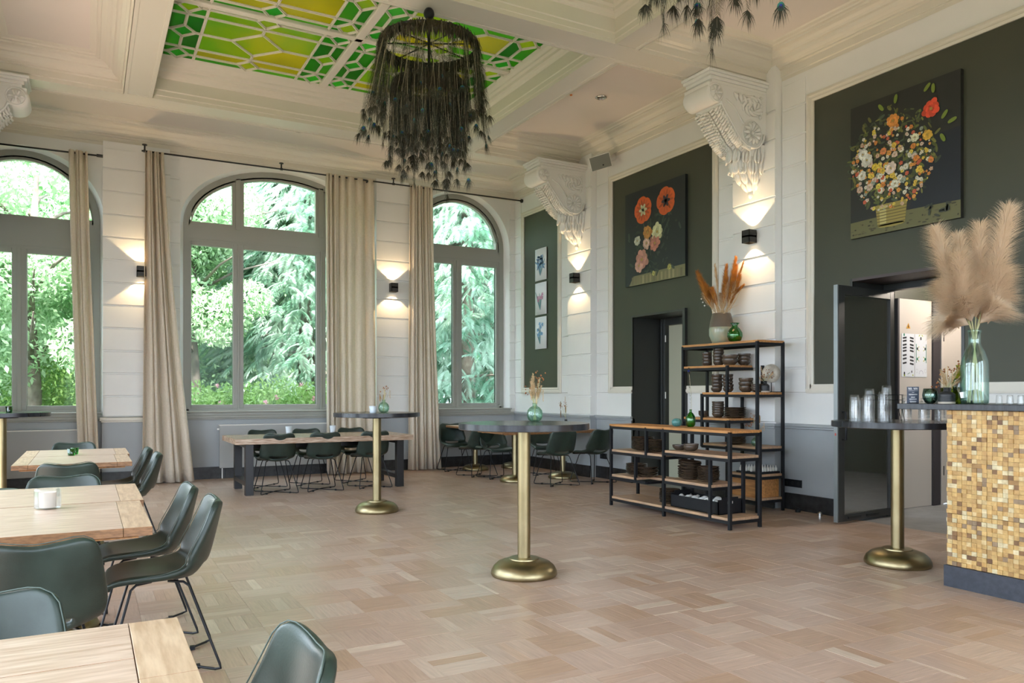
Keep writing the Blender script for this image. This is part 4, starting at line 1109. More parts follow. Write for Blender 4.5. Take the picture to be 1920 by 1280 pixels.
# ================================================================ tables
def plank_table(label, x0, x1, y0, y1, ztop=.76, th=.038, dist=.11, leg='brass', name='dining_table'):
    cx, cy = (x0+x1)/2, (y0+y1)/2; W = x1-x0; D = y1-y0
    root = thing(name, label, 'table', (cx, cy, 0))
    n = max(2, round(D/.29)); g = .0008
    for k in range(n):
        a = -D/2+D*k/n+g; b = -D/2+D*(k+1)/n-g
        eb = MB().box(-W/2+dist+g, W/2-dist-g, a, b, ztop-th, ztop-.0004*(k % 2)); eb.m = [1, 0, 1, 1, 1, 1]; eb.build('top_plank', [teak, tableedge], root, bevel=.0015)
    for s in (-1, 1):
        m = 2
        for k in range(m):
            a = -D/2+D*k/m+g; b = -D/2+D*(k+1)/m-g
            u0, u1 = sorted((s*(W/2-dist+g), s*(W/2+.002)))
            eb = MB().box(u0, u1, a, b, ztop-th, ztop); eb.m = [1, 0, 1, 1, 1, 1]; eb.build('end_board', [teak_end, tableedge], root, bevel=.0015)
    mb = MB(); mb.box(-W/2+.05, W/2-.05, -D/2+.03, -D/2+.05, ztop-th-.012, ztop-th); mb.box(-W/2+.05, W/2-.05, D/2-.05, D/2-.03, ztop-th-.012, ztop-th)
    mb.box(-W/2+.06, W/2-.06, -D/2+.03, D/2-.03, ztop-th-.006, ztop-th); mb.build('apron', orangewood, root)
    mb = MB(); mb.lathe([(.15, ztop-th-.016), (.15, ztop-th-.006)], 20); mb.build('mounting_plate', blackmetal, root)
    mb = MB(); mb.lathe([(.042, .1), (.042, ztop-th-.014)], 24); mb.build('pedestal_column', brass, root, smooth=True, angle=40)
    mb = MB(); mb.lathe([(.225, 0), (.232, .012), (.228, .032), (.21, .06), (.17, .085), (.12, .098), (.06, .104), (.042, .105)], 36); mb.build('domed_base', brass, root, smooth=True, angle=50)
    return root
plank_table('square teak dining table in the near left corner, cut by the picture edge', -.62, .20, 1.28, 2.14)
plank_table('square teak dining table carrying the clear glass candle holder', -.60, .245, 3.65, 4.57)
plank_table('square teak dining table pushed behind the one with the clear glass', -.60, .265, 4.585, 5.44)
plank_table('far teak dining table, front one of the pair below the green tealight', -.52, .33, 7.20, 8.10)
plank_table('far teak dining table carrying the small green tealight glass', -.52, .35, 8.12, 9.02)
plank_table('square teak table in the window corner, far left of four', 5.50, 6.32, 11.70, 12.45, .77, .035, .08)
plank_table('square teak table in the window corner, nearest left of four', 5.24, 6.10, 9.82, 10.62, .77, .035, .08)
plank_table('square teak table in the window corner, nearest right of four', 6.19, 6.93, 9.85, 10.70, .77, .035, .08)
plank_table('square teak table in the window corner, far right of four', 6.36, 7.02, 11.75, 12.45, .77, .035, .08)

lt = thing('long_table', 'long rustic timber table on dark square steel legs before the middle window', 'table', (2.88, 10.9, 0))
X0, X1, Y0, Y1 = -1.22, 1.20, -.56, .56
n = 5
for k in range(n):
    a = Y0+(Y1-Y0)*k/n+.001; b = Y0+(Y1-Y0)*(k+1)/n-.001
    MB().box(X0+rng.uniform(0, .008), X1-rng.uniform(0, .008), a, b, .668, .742).build('top_plank', oldwood, lt, bevel=.004)
for x in (-1.03, 1.04):
    for y in (-.42, .42):
        MB().box(x-.05, x+.05, y-.05, y+.05, 0, .668).build('leg', steel, lt, bevel=.003)
    MB().box(x-.05, x+.05, -.37, .37, .12, .18).build('stretcher', steel, lt, bevel=.003)
    MB().box(x-.05, x+.05, -.37, .37, .62, .668).build('cross_rail', steel, lt)
MB().box(-.98, .99, -.03, .03, .58, .64).build('long_rail', steel, lt)

# ================================================================ vessels
def vessel(name, label, cat, loc, prof, m, seg=28, group=None, body='body'):
    root = thing(name, label, cat, loc, 0, group)
    mb = MB(); mb.lathe(prof, seg, caps=(True, False)); mb.build(body, m, root, smooth=True, angle=60)
    return root
def thick(prof, t=.004):
    """outer profile plus inner wall"""
    inn = [(max(r-t, .001), z+(t if i == 0 else 0)) for i, (r, z) in enumerate(prof)]
    return prof+list(reversed(inn))
def candle_glass(label, loc, r, h, m, wax=True, square=False):
    root = thing('tealight_holder', label, 'candle holder', loc)
    p = [(r*.8, 0), (r*.98, .006), (r, .02), (r, h-.01), (r*.94, h)] if square else [(r*.75, 0), (r*.8, .004), (r, h)]
    mb = MB(); mb.lathe(thick(p, .005), 8 if square else 24, caps=(True, False)); cup = mb.build('glass_cup', m, root, smooth=not square)
    if wax: mb = MB(); mb.lathe([(r*.62, .008), (r*.66, h*.82 if square else h*.35)], 20); mb.build('candle_wax', mat('wax', (.75, .66, .58), .6) if 'wax' not in MAT else MAT['wax'], cup, smooth=True, angle=40)
    return root
candle_glass('clear faceted glass candle holder with pale candle on the second dining table', (-.17, 4.45, .76), .058, .10, clear, True, True)
candle_glass('green tealight glass on the far dining table, nearer of the two', (-.125, 8.15, .76), .035, .062, emerald)
candle_glass('green tealight glass on the far dining table, farther of the two', (-.10, 8.30, .76), .035, .062, emerald)
candle_glass('green tealight glass on the high table at the left edge', (-.76, 10.25, 1.113), .036, .07, emerald)
candle_glass('frosted square tealight glass on the high table before the long table', (2.79, 8.28, 1.113), .045, .075, mat('frosted', (.62, .68, .74), .4) if 'frosted' not in MAT else MAT['frosted'], False)
frost = MAT['frosted']
for k, (x, lab) in enumerate(((2.50, 'left frosted tealight glass on the long timber table'), (3.13, 'right frosted tealight glass on the long timber table'))):
    candle_glass(lab, (x, 11.1, .742), .045, .12, frost, False)
def sphere_vase(label, loc, R, m, neck=.3, h=None):
    h = h or R*2.05
    p = [(R*.45, 0), (R*.8, R*.2), (R*.97, R*.6), (R, R*.95), (R*.9, R*1.4), (R*.6, R*1.75), (R*neck, R*1.92), (R*neck*.95, R*2.2), (R*neck*1.25, R*2.3)]
    root = thing('glass_vase', label, 'vase', loc); mb = MB(); mb.lathe(thick(p, .003), 14, caps=(True, False)); mb.build('glass_body', m, root, smooth=True)
    return root
def stems(mb, base, top, r=.0018, bend=.02, seg=4):
    p, q = Vector(base), Vector(top); m = (p+q)/2+Vector((rng.uniform(-bend, bend), rng.uniform(-bend, bend), 0)); mb.tube([p, m, q], r, seg)
def plume(mb, base, tip, n, L, spread=.9, droop=.35, w=.0016, r_=rng, power=1.0, start=.25):
    """feathery grass head: thin bent hairs leaving the stalk"""
    p, q = Vector(base), Vector(tip); ax = (q-p); ln = ax.length; d = ax/ln
    a = d.cross(Vector((0, 0, 1)));
    if a.length < .1: a = Vector((1, 0, 0))
    a.normalize(); b = d.cross(a)
    for k in range(n):
        t = start+(1-start)*r_.random(); o = p+ax*t
        th = r_.uniform(0, 2*pi); env = sin(pi*min(1, (t-start)/(1-start)*.85+.12))**power
        l = L*(.35+.65*env)*r_.uniform(.6, 1.1)
        u = a*cos(th)+b*sin(th)
        e1 = o+d*l*.45+u*l*spread*.4; e2 = o+d*l*.7+u*l*spread+Vector((0, 0, -droop*l))
        s = u.cross(d)*w
        mb.add([tuple(o-s), tuple(o+s), tuple(e1+s*.8), tuple(e1-s*.8), tuple(e2)], [(0,1,2,3), (3,2,4)])
def bouquet(label, loc, kinds, h, spread, n, neck, name='dried_bouquet', cat='dried flowers', seed=3, inside=.6):
    """dried stems standing in a vase"""
    r_ = random.Random(seed); root = thing(name, label, cat, loc)
    sm = MB(); hd = {}
    for k in range(n):
        a = r_.uniform(0, 2*pi); q = sqrt(r_.random()); hh = h*r_.uniform(.55, 1)
        tip = Vector((cos(a)*q*spread, sin(a)*q*spread, hh)); b = Vector((-cos(a)*neck*inside, -sin(a)*neck*inside, .006)); mid = Vector((cos(a)*neck*.6*q, sin(a)*neck*.6*q, h*.33))
        sm.tube([b, mid, tip], .0014, 4)
        kd = kinds[k % len(kinds)]; mb = hd.setdefault(kd, MB())
        if kd == 'grass': plume(mb, mid, tip, 60, h*.09, .5, .1, .0014, r_, start=.45)
        elif kd == 'ball':
            for j in range(7):
                c = tip+Vector((r_.gauss(0, .02), r_.gauss(0, .02), r_.gauss(0, .02))); r0 = r_.uniform(.004, .009)
                mb.lathe([(.001, -r0), (r0, 0), (.001, r0)], 6, tuple(c))
        elif kd == 'fluff': plume(mb, mid, tip, 140, h*.13, .8, .2, .0013, r_, start=.3)
        elif kd == 'cattail': mb.tube([tip-Vector((0, 0, h*.25)), tip-Vector((0, 0, h*.12)), tip], [.005, .009, .003], 7)
        elif kd == 'wheat':
            for j in range(10):
                c = tip-Vector((0, 0, .009*j)); s_ = (j % 2)*2-1; mb.tube([c, c+Vector((.006*s_, .002, .010))], [.0035, .001], 5)
    sm.build('stems', stemgreen, root)
    mm = {'grass': straw, 'ball': rust, 'fluff': straw, 'cattail': mat('brown_spike', (.28, .17, .09), .8) if 'brown_spike' not in MAT else MAT['brown_spike'], 'wheat': straw}
    for kd, mb in hd.items():
        mb.build({'grass': 'grass_heads', 'ball': 'seed_balls', 'fluff': 'fluffy_heads', 'cattail': 'spikes', 'wheat': 'wheat_ears'}[kd], mm[kd], root)['kind'] = 'stuff'
    return root
sphere_vase('pale green round glass vase on the central high table', (3.02, 5.13, 1.113), .062, paleg)
bouquet('tall dried straw bouquet in the round vase on the central high table', (3.02, 5.13, 1.119), ['fluff', 'grass', 'fluff', 'wheat', 'ball'], .37, .075, 20, .02, seed=5)
sphere_vase('small pale green glass vase on the high table before the long table', (2.93, 8.33, 1.113), .062, paleg)
bouquet('short dried sprig in the small vase on the high table before the long table', (2.93, 8.33, 1.119), ['cattail', 'wheat', 'ball', 'grass'], .33, .07, 8, .02, seed=9)
v = vessel('bud_vase', 'small black bud vase on the right corner table', 'vase', (6.62, 10.28, .77), [(.03, 0), (.034, .02), (.034, .10), (.022, .12), (.022, .15), (.019, .15), (.019, .01)], blackcer)
bouquet('thin dried sprig standing in the black bud vase', (6.62, 10.28, .782), ['cattail', 'ball', 'wheat'], .50, .11, 9, .015, seed=12)

# ================================================================ shelving units
def bar3(mb, p, q, w=.03):
    x0, x1 = sorted((p[0], q[0])); y0, y1 = sorted((p[1], q[1])); z0, z1 = sorted((p[2], q[2])); h = w/2
    mb.box(x0-h, x1+h, y0-h, y1+h, z0-h, z1+h)
def shelf_unit(label, loc, posts, rails, boards, name='shelf_unit'):
    root = thing(name, label, 'shelf', loc); root['group'] = 'industrial shelving units'
    for p, q in posts: mb = MB(); bar3(mb, p, q, .030); mb.build('post', blackmetal, root)
    for (x0, x1, y0, y1, z) in rails:
        mb = MB(); h = .0125
        for y in (y0, y1): mb.box(x0, x1, y-h, y+h, z-.03, z)
        for x in (x0, x1): mb.box(x-h, x+h, y0, y1, z-.03, z)
        mb.build('shelf_frame', blackmetal, root)
    for (x0, x1, y0, y1, z, m_) in boards:
        MB().box(x0, x1, y0, y1, z, z+.026).build('shelf_board', m_, root, bevel=.0015)
    return root
# low unit: local x 0..0.40 (towards wall), y 0 near end .. 1.93 far end
D_, Lg = .40, 1.94
H0 = .965
posts = [((x, y, .0), (x, y, H0-.03)) for x in (0, D_) for y in (0, .98, Lg)]
posts += [((0, 1.28, .63), (0, 1.28, H0-.03)), ((0, 1.47, .34), (0, 1.47, .62)), ((D_, 1.47, .08), (D_, 1.47, .33)), ((0, .27, .08), (0, .27, .66)), ((D_, .22, .08), (D_, .22, .66))]
low = shelf_unit('low black steel and wood shelf unit stacked with dark plates, front of the two', (5.47, 5.56, 0), posts,
    [(0, D_, 0, Lg, H0-.026), (0, D_, 1.0, Lg, .640), (0, D_, 1.28, Lg, .345), (0, D_, 0, Lg, .085), (0, D_, 0, .98, .69), (0, D_, .25, .98, .385)],
    [(-.015, D_+.015, -.015, Lg+.015, H0-.026, orangewood), (.0, D_, 1.0, Lg, .640, graywood), (0, D_, 1.45, Lg, .345, graywood), (0, D_, .99, 1.45, .345, graywood) if False else (0.2, D_, 1.0, 1.45, .345, graywood), (0, D_, .0, .98, .085, graywood), (0, D_, .98, Lg, .085, graywood),
     (0, D_, 0, .97, .69, graywood), (0, D_, .25, .97, .385, graywood)])
# tall unit
TL = 1.22; H1 = 1.925
tx0, tx1 = 0, .40
posts = [((0, 0, 0), (0, 0, H1-.03)), ((.40, 0, 0), (.40, 0, H1-.03)), ((0, TL, 0), (0, TL, H1-.03)), ((.40, TL, 0), (.40, TL, H1-.03))]
posts += [((0, .46, 1.32), (0, .46, 1.64)), ((.40, .30, 1.32), (.40, .30, 1.64)), ((0, .88, .70), (0, .88, 1.31)), ((.40, .88, .70), (.40, .88, 1.31)), ((0, .44, .70), (0, .44, 1.0)), ((.40, .62, .40), (.40, .62, 1.31))]
posts += [((0, .46, .12), (0, .46, .70)), ((.40, .46, .12), (.40, .46, .40))]
tall = shelf_unit('tall black steel and wood shelf unit of staggered shelves, against the wall', (6.53, 6.22, 0), posts,
    [(0, .4, 0, TL, H1-.026), (0, .4, .46, TL, 1.635), (0, .4, 0, .88, 1.315), (0, .4, .44, TL, 1.01), (0, .4, 0, .88, .705), (0, .4, 0, .46, .395), (0, .4, 0, .46, .13)],
    [(-.012, .412, -.012, TL+.012, H1-.026, orangewood), (0, .4, .46, TL, 1.635, orangewood), (0, .4, 0, .88, 1.315, orangewood), (0, .4, .44, TL, 1.01, orangewood), (0, .4, 0, .88, .705, graywood), (0, .4, 0, .46, .395, graywood), (0, .4, 0, .46, .13, graywood)])
ORD = ['topmost', 'second from top', 'third from top', 'fourth from top', 'fifth from top', 'sixth from top', 'seventh from top', 'eighth from top', 'ninth from top', 'tenth from top', 'eleventh from top', 'twelfth from top']
PROTO = {}
def dish_proto(kind, R, h):
    k = (kind, R, h)
    if k in PROTO: return PROTO[k]
    if kind == 'plate': p = [(R*.6, 0), (R*.62, .002), (R*.9, h*.55), (R*1.0, h), (R*.985, h+.002), (R*.88, h*.7), (R*.6, .006), (.001, .005)]
    else: p = [(R*.5, 0), (R*.62, .004), (R*.90, h*.4), (R, h*.75), (R*.985, h), (R*.95, h), (R*.85, h*.42), (R*.5, .01), (.001, .008)]
    mb = MB(); mb.lathe(p, 26, caps=(True, False)); o = mb.build(kind, ceramic, None, smooth=True, angle=50)
    PROTO[k] = o; o['used'] = 0
    return o
def stack(kind, R, h, n, step, x, y, z, where, jit=.004, tilt=0):
    pr_ = dish_proto(kind, R, h)
    for i in range(n):
        if pr_['used'] == 0: o = pr_; pr_['used'] = 1
        else: o = bpy.data.objects.new(kind, pr_.data); COL.objects.link(o)
        o.location = (x+rng.uniform(-jit, jit), y+rng.uniform(-jit, jit), z+.0015+i*step)
        o.rotation_euler = (tilt*i/n, 0, rng.uniform(0, 6))
        pos = ORD[n-1-i] if n > 1 else 'single'
        adj = 'dark %s, ' % kind
        setp(o, adj+pos+(' of ' if n > 1 else ' ')+where, kind, 'stoneware '+where)
    for o_ in ():
        pass
lx, ly = 5.47, 5.56
zt = .026
stack('plate', .135, .020, 9, .0145, lx+.15, ly+1.33, .64+zt, 'near stack, upper left low shelf')
stack('plate', .135, .020, 10, .0145, lx+.22, ly+1.62, .64+zt, 'far stack, upper left low shelf')
stack('plate', .13, .022, 7, .014, lx+.17, ly+1.48, .345+zt, 'near stack, middle left low shelf', tilt=.12)
stack('plate', .13, .022, 8, .0145, lx+.24, ly+1.76, .345+zt, 'far stack, middle left low shelf')
stack('plate', .115, .020, 10, .015, lx+.20, ly+1.12, .085+zt, 'stack on the bottom shelf beside the black tray')
stack('bowl', .075, .055, 1, .02, lx+.17, ly+.92, .69+zt, 'bowl at the left of the right low shelf')
stack('bowl', .080, .055, 2, .022, lx+.16, ly+.73, .69+zt, 'pair on the right low shelf')
stack('plate', .125, .026, 11, .0165, lx+.20, ly+.80, .385+zt, 'left stack, lower right low shelf', tilt=.10)
stack('plate', .115, .024, 9, .0165, lx+.19, ly+.50, .385+zt, 'right stack, lower right low shelf')
ux, uy = 6.53, 6.22
stack('bowl', .060, .055, 4, .038, ux+.17, uy+.98, 1.635+zt, 'left stack, top compartment of the tall unit')
stack('bowl', .066, .060, 5, .038, ux+.18, uy+.79, 1.635+zt, 'middle stack, top compartment of the tall unit')
stack('bowl', .095, .075, 2, .05, ux+.16, uy+.585, 1.635+zt, 'wide pair, top compartment of the tall unit')
stack('bowl', .075, .06, 3, .040, ux+.33, uy+.52, 1.635+zt, 'rear stack, top compartment of the tall unit')
stack('bowl', .067, .06, 5, .040, ux+.16, uy+.795, 1.315+zt, 'left stack, middle compartment of the tall unit')
stack('bowl', .062, .055, 5, .040, ux+.15, uy+.60, 1.315+zt, 'right stack, middle compartment of the tall unit')
stack('bowl', .082, .07, 3, .048, ux+.20, uy+.36, 1.315+zt, 'stack behind the short post of the tall unit')
stack('bowl', .070, .035, 4, .020, ux+.19, uy+.185, 1.315+zt, 'low stack by the black jug vase')
stack('bowl', .062, .055, 2, .022, ux+.15, uy+1.02, 1.01+zt, 'pair at the far end, third tall shelf')
stack('bowl', .072, .055, 6, .028, ux+.18, uy+.80, 1.01+zt, 'tapered stack, third tall shelf')
stack('plate', .135, .022, 6, .020, ux+.22, uy+.565, 1.01+zt, 'stack, third tall shelf')
stack('plate', .115, .022, 8, .017, ux+.18, uy+.50, .705+zt, 'stack, fourth tall shelf behind the low unit')
# things standing on the units
z = H0
t = vessel('ribbed_jar', 'small squat teal glazed jar on top of the low shelf unit', 'jar', (lx+.25, ly+1.06, z), [(.03, 0), (.05, .012), (.058, .04), (.055, .065), (.035, .082), (.022, .086), (.02, .08), (.03, .07), (.04, .04), (.02, .01)], teal, 20)
t = thing('green_bottle_vase', 'emerald glass bottle vase with one feather on the low shelf unit', 'vase', (lx+.27, ly+.86, z))
mb = MB(); mb.lathe(thick([(.03, 0), (.048, .02), (.055, .07), (.05, .11), (.03, .145), (.014, .16), (.013, .185), (.018, .19)], .003), 20, caps=(True, False)); mb.build('glass_body', emerald, t, smooth=True)
f = thing('single_feather', 'single peacock feather standing in the emerald bottle on the low shelf unit', 'feather', (lx+.27, ly+.86, z+.008))
mb = MB(); mb.tube([(0, 0, 0), (.004, -.01, .3), (-.01, .02, .62)], .0022, 5); mb.build('rachis', rachis, f)
mb = MB(); plume(mb, (0, -.0, .2), (-.01, .02, .62), 60, .05, .8, .4, .001, rng, start=.1); plume(mb, (0, .01, .55), (-.01, .02, .63), 90, .045, .8, .1, .002, rng, start=0); mb.build('barbs', feath, f)
mb = MB(); mb.lathe([(.001, -.02), (.012, 0), (.001, .018)], 8, (-.01, .02, .60)); mb.build('eye', eyeb, f)
t = thing('black_tray_box', 'black open box with white folded cloths on the bottom low shelf', 'box', (lx+.22, ly+.58, .085+zt))
mb = MB(); w, l, h = .16, .36, .15
for x in (-w, w-.008): mb.box(x, x+.008, -l, l, 0, h-.02)
for y in (-l, l-.008):
    mb.box(-w, w, y, y+.008, 0, h); mb.box(-w+.05, w-.05, y, y+.008, h, h+.02)
mb.box(-w, w, -l, l, 0, .008); mb.build('box_body', blackmetal, t)
mb = MB(); mb.box(-.035, .035, -l-.002, -l, h-.045, h-.02); mb.build('handle_slot', white, t)
t = thing('folded_napkins', 'white folded napkins heaped in the black box on the bottom low shelf', 'napkins', (lx+.22, ly+.58, .085+zt+.012))
for k in range(6):
    mb = MB(); n_ = 8; x0, y0_, a = rng.uniform(-.03, .03), -.26+.1*k, rng.uniform(-.12, .12)
    vs = [(x0+(-.10+.20*i/n_), y0_+(-.07+.14*j/n_), .09+.02*sin(i*1.1+k)+.015*cos(j*.9+k)+a*.1*i/n_) for j in range(n_+1) for i in range(n_+1)]
    mb.add(vs, [(j*(n_+1)+i, j*(n_+1)+i+1, (j+1)*(n_+1)+i+1, (j+1)*(n_+1)+i) for j in range(n_) for i in range(n_)]); mb.build('napkin', white, t, smooth=True, solid=.012)
MB().box(-.13, .13, -.33, .33, 0, .07).build('napkin_pile', white, t)
# tall unit top
t = thing('two_tone_vase', 'large taupe and glass-green glazed vase on top of the tall shelf unit', 'vase', (ux+.20, uy+.76, H1))
mb = MB(); mb.lathe([(.09, 0), (.12, .03), (.148, .10), (.150, .18), (.146, .20)], 32, caps=(True, False)); mb.build('glazed_base', mat('celadon_glaze', (.30, .36, .28), .15, c2=(.42, .38, .26), scale=8), t, smooth=True)
mb = MB(); mb.lathe([(.146, .20), (.135, .27), (.115, .35), (.108, .37), (.102, .37), (.11, .34), (.13, .26), (.138, .2)], 32, caps=(False, False)); mb.build('taupe_neck', tan_ceram, t, smooth=True)
t = thing('orange_plume_bouquet', 'orange and straw plume bouquet in the taupe vase on the tall unit', 'dried flowers', (ux+.20, uy+.76, H1))
mo = MB(); ms = MB(); mr = MB(); r_ = random.Random(4)
for (dx, hh, o_) in ((-.30, .88, 1), (-.26, .80, 1), (-.20, .72, 1), (.16, 1.02, 1), (.20, .92, 1), (.13, .85, 1), (.23, .80, 1), (.02, .70, 0), (.26, .98, 2), (-.05, .96, 2), (.22, .74, 0), (.10, .72, 0), (-.12, .66, 1), (.06, .80, 1), (-.24, .62, 0), (.28, .70, 2), (.0, .60, 0), (.09, .93, 1)):
    # dx along the picture plane direction
    tip = Vector((dx*.55, -dx*.83, hh)); tip += Vector((r_.uniform(-.04, .04), r_.uniform(-.04, .04), 0)); b = Vector((tip.x*.15, tip.y*.15, .05)); m0 = Vector((tip.x*.4, tip.y*.4, .42))
    mr.tube([b, m0, tip], .003, 5)
    if o_ == 1: plume(mo, m0, tip, 800, .15, .42, -.05, .0028, r_, start=.10)
    elif o_ == 0: plume(ms, m0, tip, 500, .14, .55, .1, .003, r_, start=.0)
    else: plume(mo if dx > 0 else ms, m0+Vector((0,0,.12)), tip, 300, .09, .4, .0, .003, r_, start=.2)
for k in range(70):
    a = r_.uniform(0, 6.28); q = r_.uniform(.05, .22); ms.tube([(0, 0, .3), (q*.5*cos(a), q*.5*sin(a), .42), (q*cos(a), q*sin(a), .42+r_.uniform(.02, .2))], [.002, .002, .0008], 4)
mr.build('stalks', straw, t); mo.build('orange_plumes', orangeplume, t); ms.build('straw_grasses', straw, t)
mb = MB()
for (a, z_) in ((2.2, .52), (2.4, .56), (2.0, .48)): mb.lathe([(.001, -.012), (.012, 0), (.001, .012)], 8, (-.16*abs(cos(a))-.02, .2, z_))
mb.build('white_buds', white, t)
t = thing('green_jug_vase', 'round emerald glass vase with flared rim on the tall shelf unit', 'vase', (ux+.10, uy+.44, H1))
mb = MB(); mb.lathe(thick([(.04, 0), (.07, .02), (.088, .07), (.085, .11), (.06, .155), (.035, .18), (.032, .20), (.055, .225)], .003), 24, caps=(True, False)); mb.build('glass_body', emerald, t, smooth=True)
mb = MB(); mb.lathe([(.001, 0), (.016, .002), (.016, .003)], 12, (0, 0, 0)); mb.xf(Matrix.Translation((-.062, -.04, .135)) @ Matrix.Rotation(radians(-60), 4, 'Y')); mb.build('label_seal', mat('gold_seal', (.5, .38, .15), .4), t)
def ring_vase(label, loc, R, H_):
    t = thing('black_clay_vase', label, 'vase', loc)
    mb = MB(); mb.lathe([(R*.96, 0), (R, .004), (R, H_*.12)], 28); mb.build('clay_foot', creamcer, t, smooth=True, angle=40)
    p = [(R, H_*.12)]
    for k in range(5): zz = H_*(.16+.085*k); p += [(R*1.0, zz), (R*.985, zz+H_*.02), (R*1.0, zz+H_*.04)]
    p += [(R*.95, H_*.60), (R*.7, H_*.70), (R*.42, H_*.76), (R*.38, H_*.80), (R*.40, H_*1.0), (R*.34, H_*1.0), (R*.33, H_*.8)]
    mb = MB(); mb.lathe(p, 28, caps=(False, False)); mb.build('black_body', blackcer, t, smooth=True)
    return t
ring_vase('small black clay vase with raw foot on the tall shelf unit', (ux+.20, uy+.07, 1.341), .047, .13)
bouquet('orange dried tuft in the small black vase on the tall shelf unit', (ux+.20, uy+.07, 1.36), ['fluff', 'grass', 'ball'], .27, .12, 10, .012, seed=21)
t = thing('stone_ring_ornament', 'pale marbled disc ornament on a black stand, right end of the tall unit', 'ornament', (ux+.31, uy+.085, 1.341))
mb = MB(); mb.box(-.05, .05, -.10, .05, 0, .008); mb.tube([(0, 0, .008), (0, 0, .115)], .005, 6); mb.build('stand', blackmetal, t)
mb = MB(); mb.lathe([(.03, -.014), (.100, -.018), (.106, 0), (.100, .018), (.03, .014), (.026, 0)], 32, caps=(False, False)); mb.add([(.03*cos(k), .03*sin(k), 0) for k in (0, 2.1, 4.2)], [(0, 1, 2)])
mb.xf(Matrix.Translation((0, 0, .215)) @ Matrix.Rotation(YAW, 4, 'Z').inverted() @ Matrix.Rotation(pi/2, 4, 'X')); mb.build('marbled_disc', mat('marbled_shell', (.68, .64, .55), .4, c2=(.42, .37, .31), scale=12), t, smooth=True)
sphere_vase('small pale green glass vase on the fourth shelf of the tall unit', (ux+.12, uy+.14, .731), .048, paleg)
bouquet('white and straw dried sprig in the vase on the fourth tall shelf', (ux+.12, uy+.14, .737), ['ball', 'grass', 'cattail', 'wheat'], .36, .10, 12, .014, seed=33)
MAT['seedwhite'] = white
t = thing('tealight_tray', 'black tray holding rows of small white tealight bottles on the tall unit', 'tray', (ux+.21, uy+.19, .421)); MB().box(-.18, .18, -.16, .16, 0, .022).build('tray', blackmetal, t, bevel=.003)
pv = None
for i in range(8):
    for j in range(4):
        if pv is None:
            mb = MB(); mb.lathe([(.014, 0), (.017, .01), (.017, .035), (.006, .045), (.004, .062), (.001, .066)], 10); pv = mb.build('tealight_bottle', white, None, smooth=True); o = pv
        else: o = bpy.data.objects.new('tealight_bottle', pv.data); COL.objects.link(o)
        o.location = (ux+.21-.15+i*.043, uy+.19-.125+.08*j, .444)
        setp(o, 'tiny white bottle in rows on the black tray of the tall unit', 'bottle', 'tiny white bottles on the black tray')
t = thing('wooden_crate', 'honey-coloured wooden crate on the lowest shelf of the tall unit', 'crate', (ux+.205, uy+.22, .157))
for k in range(3):
    MB().box(-.165+.11*k+.0005, -.055+.11*k-.0005, -.19, -.178, 0, .2).build('front_plank', orangewood, t)
MB().box(-.165, -.153, -.178, .2, 0, .2).build('side_board', orangewood, t); MB().box(.153, .165, -.178, .2, 0, .2).build('side_board', orangewood, t)
MB().box(-.153, .153, .188, .2, 0, .2).build('back_board', orangewood, t); MB().box(-.153, .153, -.178, .188, 0, .01).build('bottom_board', orangewood, t)

# ================================================================ bar with mosaic of wood blocks
bar = thing('bar_counter', 'bar counter clad in small golden wood blocks with dark plinth', 'bar', (5.22, 3.24, 0))
MB().box(.012, .72, -2.2, 0, .0, 1.215).build('carcass', mat('bar_carcass', (.10, .065, .035), .6), bar)
MB().box(-.022, .74, -2.2, .012, 0, .145).build('plinth', plinth, bar)
top = MB().box(-.05, .80, -2.2, .345, 1.215, 1.256); top.build('bar_top', slate, bar, bevel=.003)
cols = [(.60,.39,.15),(.66,.45,.18),(.54,.34,.13),(.70,.54,.28),(.76,.66,.42),(.38,.22,.08),(.24,.13,.055),(.30,.21,.13),(.60,.37,.13),(.64,.43,.17),(.70,.62,.40),(.17,.09,.045)]
wts = [10,9,9,6,5,5,3,4,9,9,3,2]
tiles = []
rows = 36; th_ = (1.213-.148)/rows; tw = .0335
for j in range(64):
    for i in range(rows):
        tiles.append((j, i))
mbs = MB(); cnt = 0; rg = random.Random(99)
def vis_t(t): return abs(t[0]-13)*0+ (0 if t[0] < 16 else 1)
for (j, i) in tiles:
    seam = (.0015 if j in (7,) else 0)
    y1 = -.004-j*tw; y0 = y1-tw+.0012+seam; z0 = .148+i*th_+(.002 if i == 12 else 0); z1 = .148+(i+1)*th_-.001
    d = rg.uniform(.001, .009); c = vary(rg.choices(cols, wts)[0], rg, .12)
    front = [( -d, y0, z0), (-d, y1, z0), (-d, y1, z1), (-d, y0, z1), (.012, y0, z0), (.012, y1, z0), (.012, y1, z1), (.012, y0, z1)]
    fs = [(0,3,2,1),(0,1,5,4),(1,2,6,5),(2,3,7,6),(3,0,4,7)]
    if 8 <= j < 16 and cnt < 288:
        cnt += 1; MB().add(front, fs, c).build('wood_block', mosaic, bar)
    else: mbs.add(front, fs, c)
o = mbs.build('wood_block_field', mosaic, bar); o['kind'] = 'stuff'
mbs = MB()
for j in range(21):
    for i in range(rows):
        x0 = .004+j*tw; z0 = .148+i*th_; d = rg.uniform(.001, .009); c = vary(rg.choices(cols, wts)[0], rg, .12)
        mbs.add([(x0,0,z0),(x0+tw-.001,0,z0),(x0+tw-.001,0,z0+th_-.001),(x0,0,z0+th_-.001),(x0,d,z0),(x0+tw-.001,d,z0),(x0+tw-.001,d,z0+th_-.001),(x0,d,z0+th_-.001)], [(4,7,6,5),(0,4,5,1),(1,5,6,2),(2,6,7,3),(3,7,4,0)], c)
o = mbs.build('wood_block_field', mosaic, bar); o['kind'] = 'stuff'

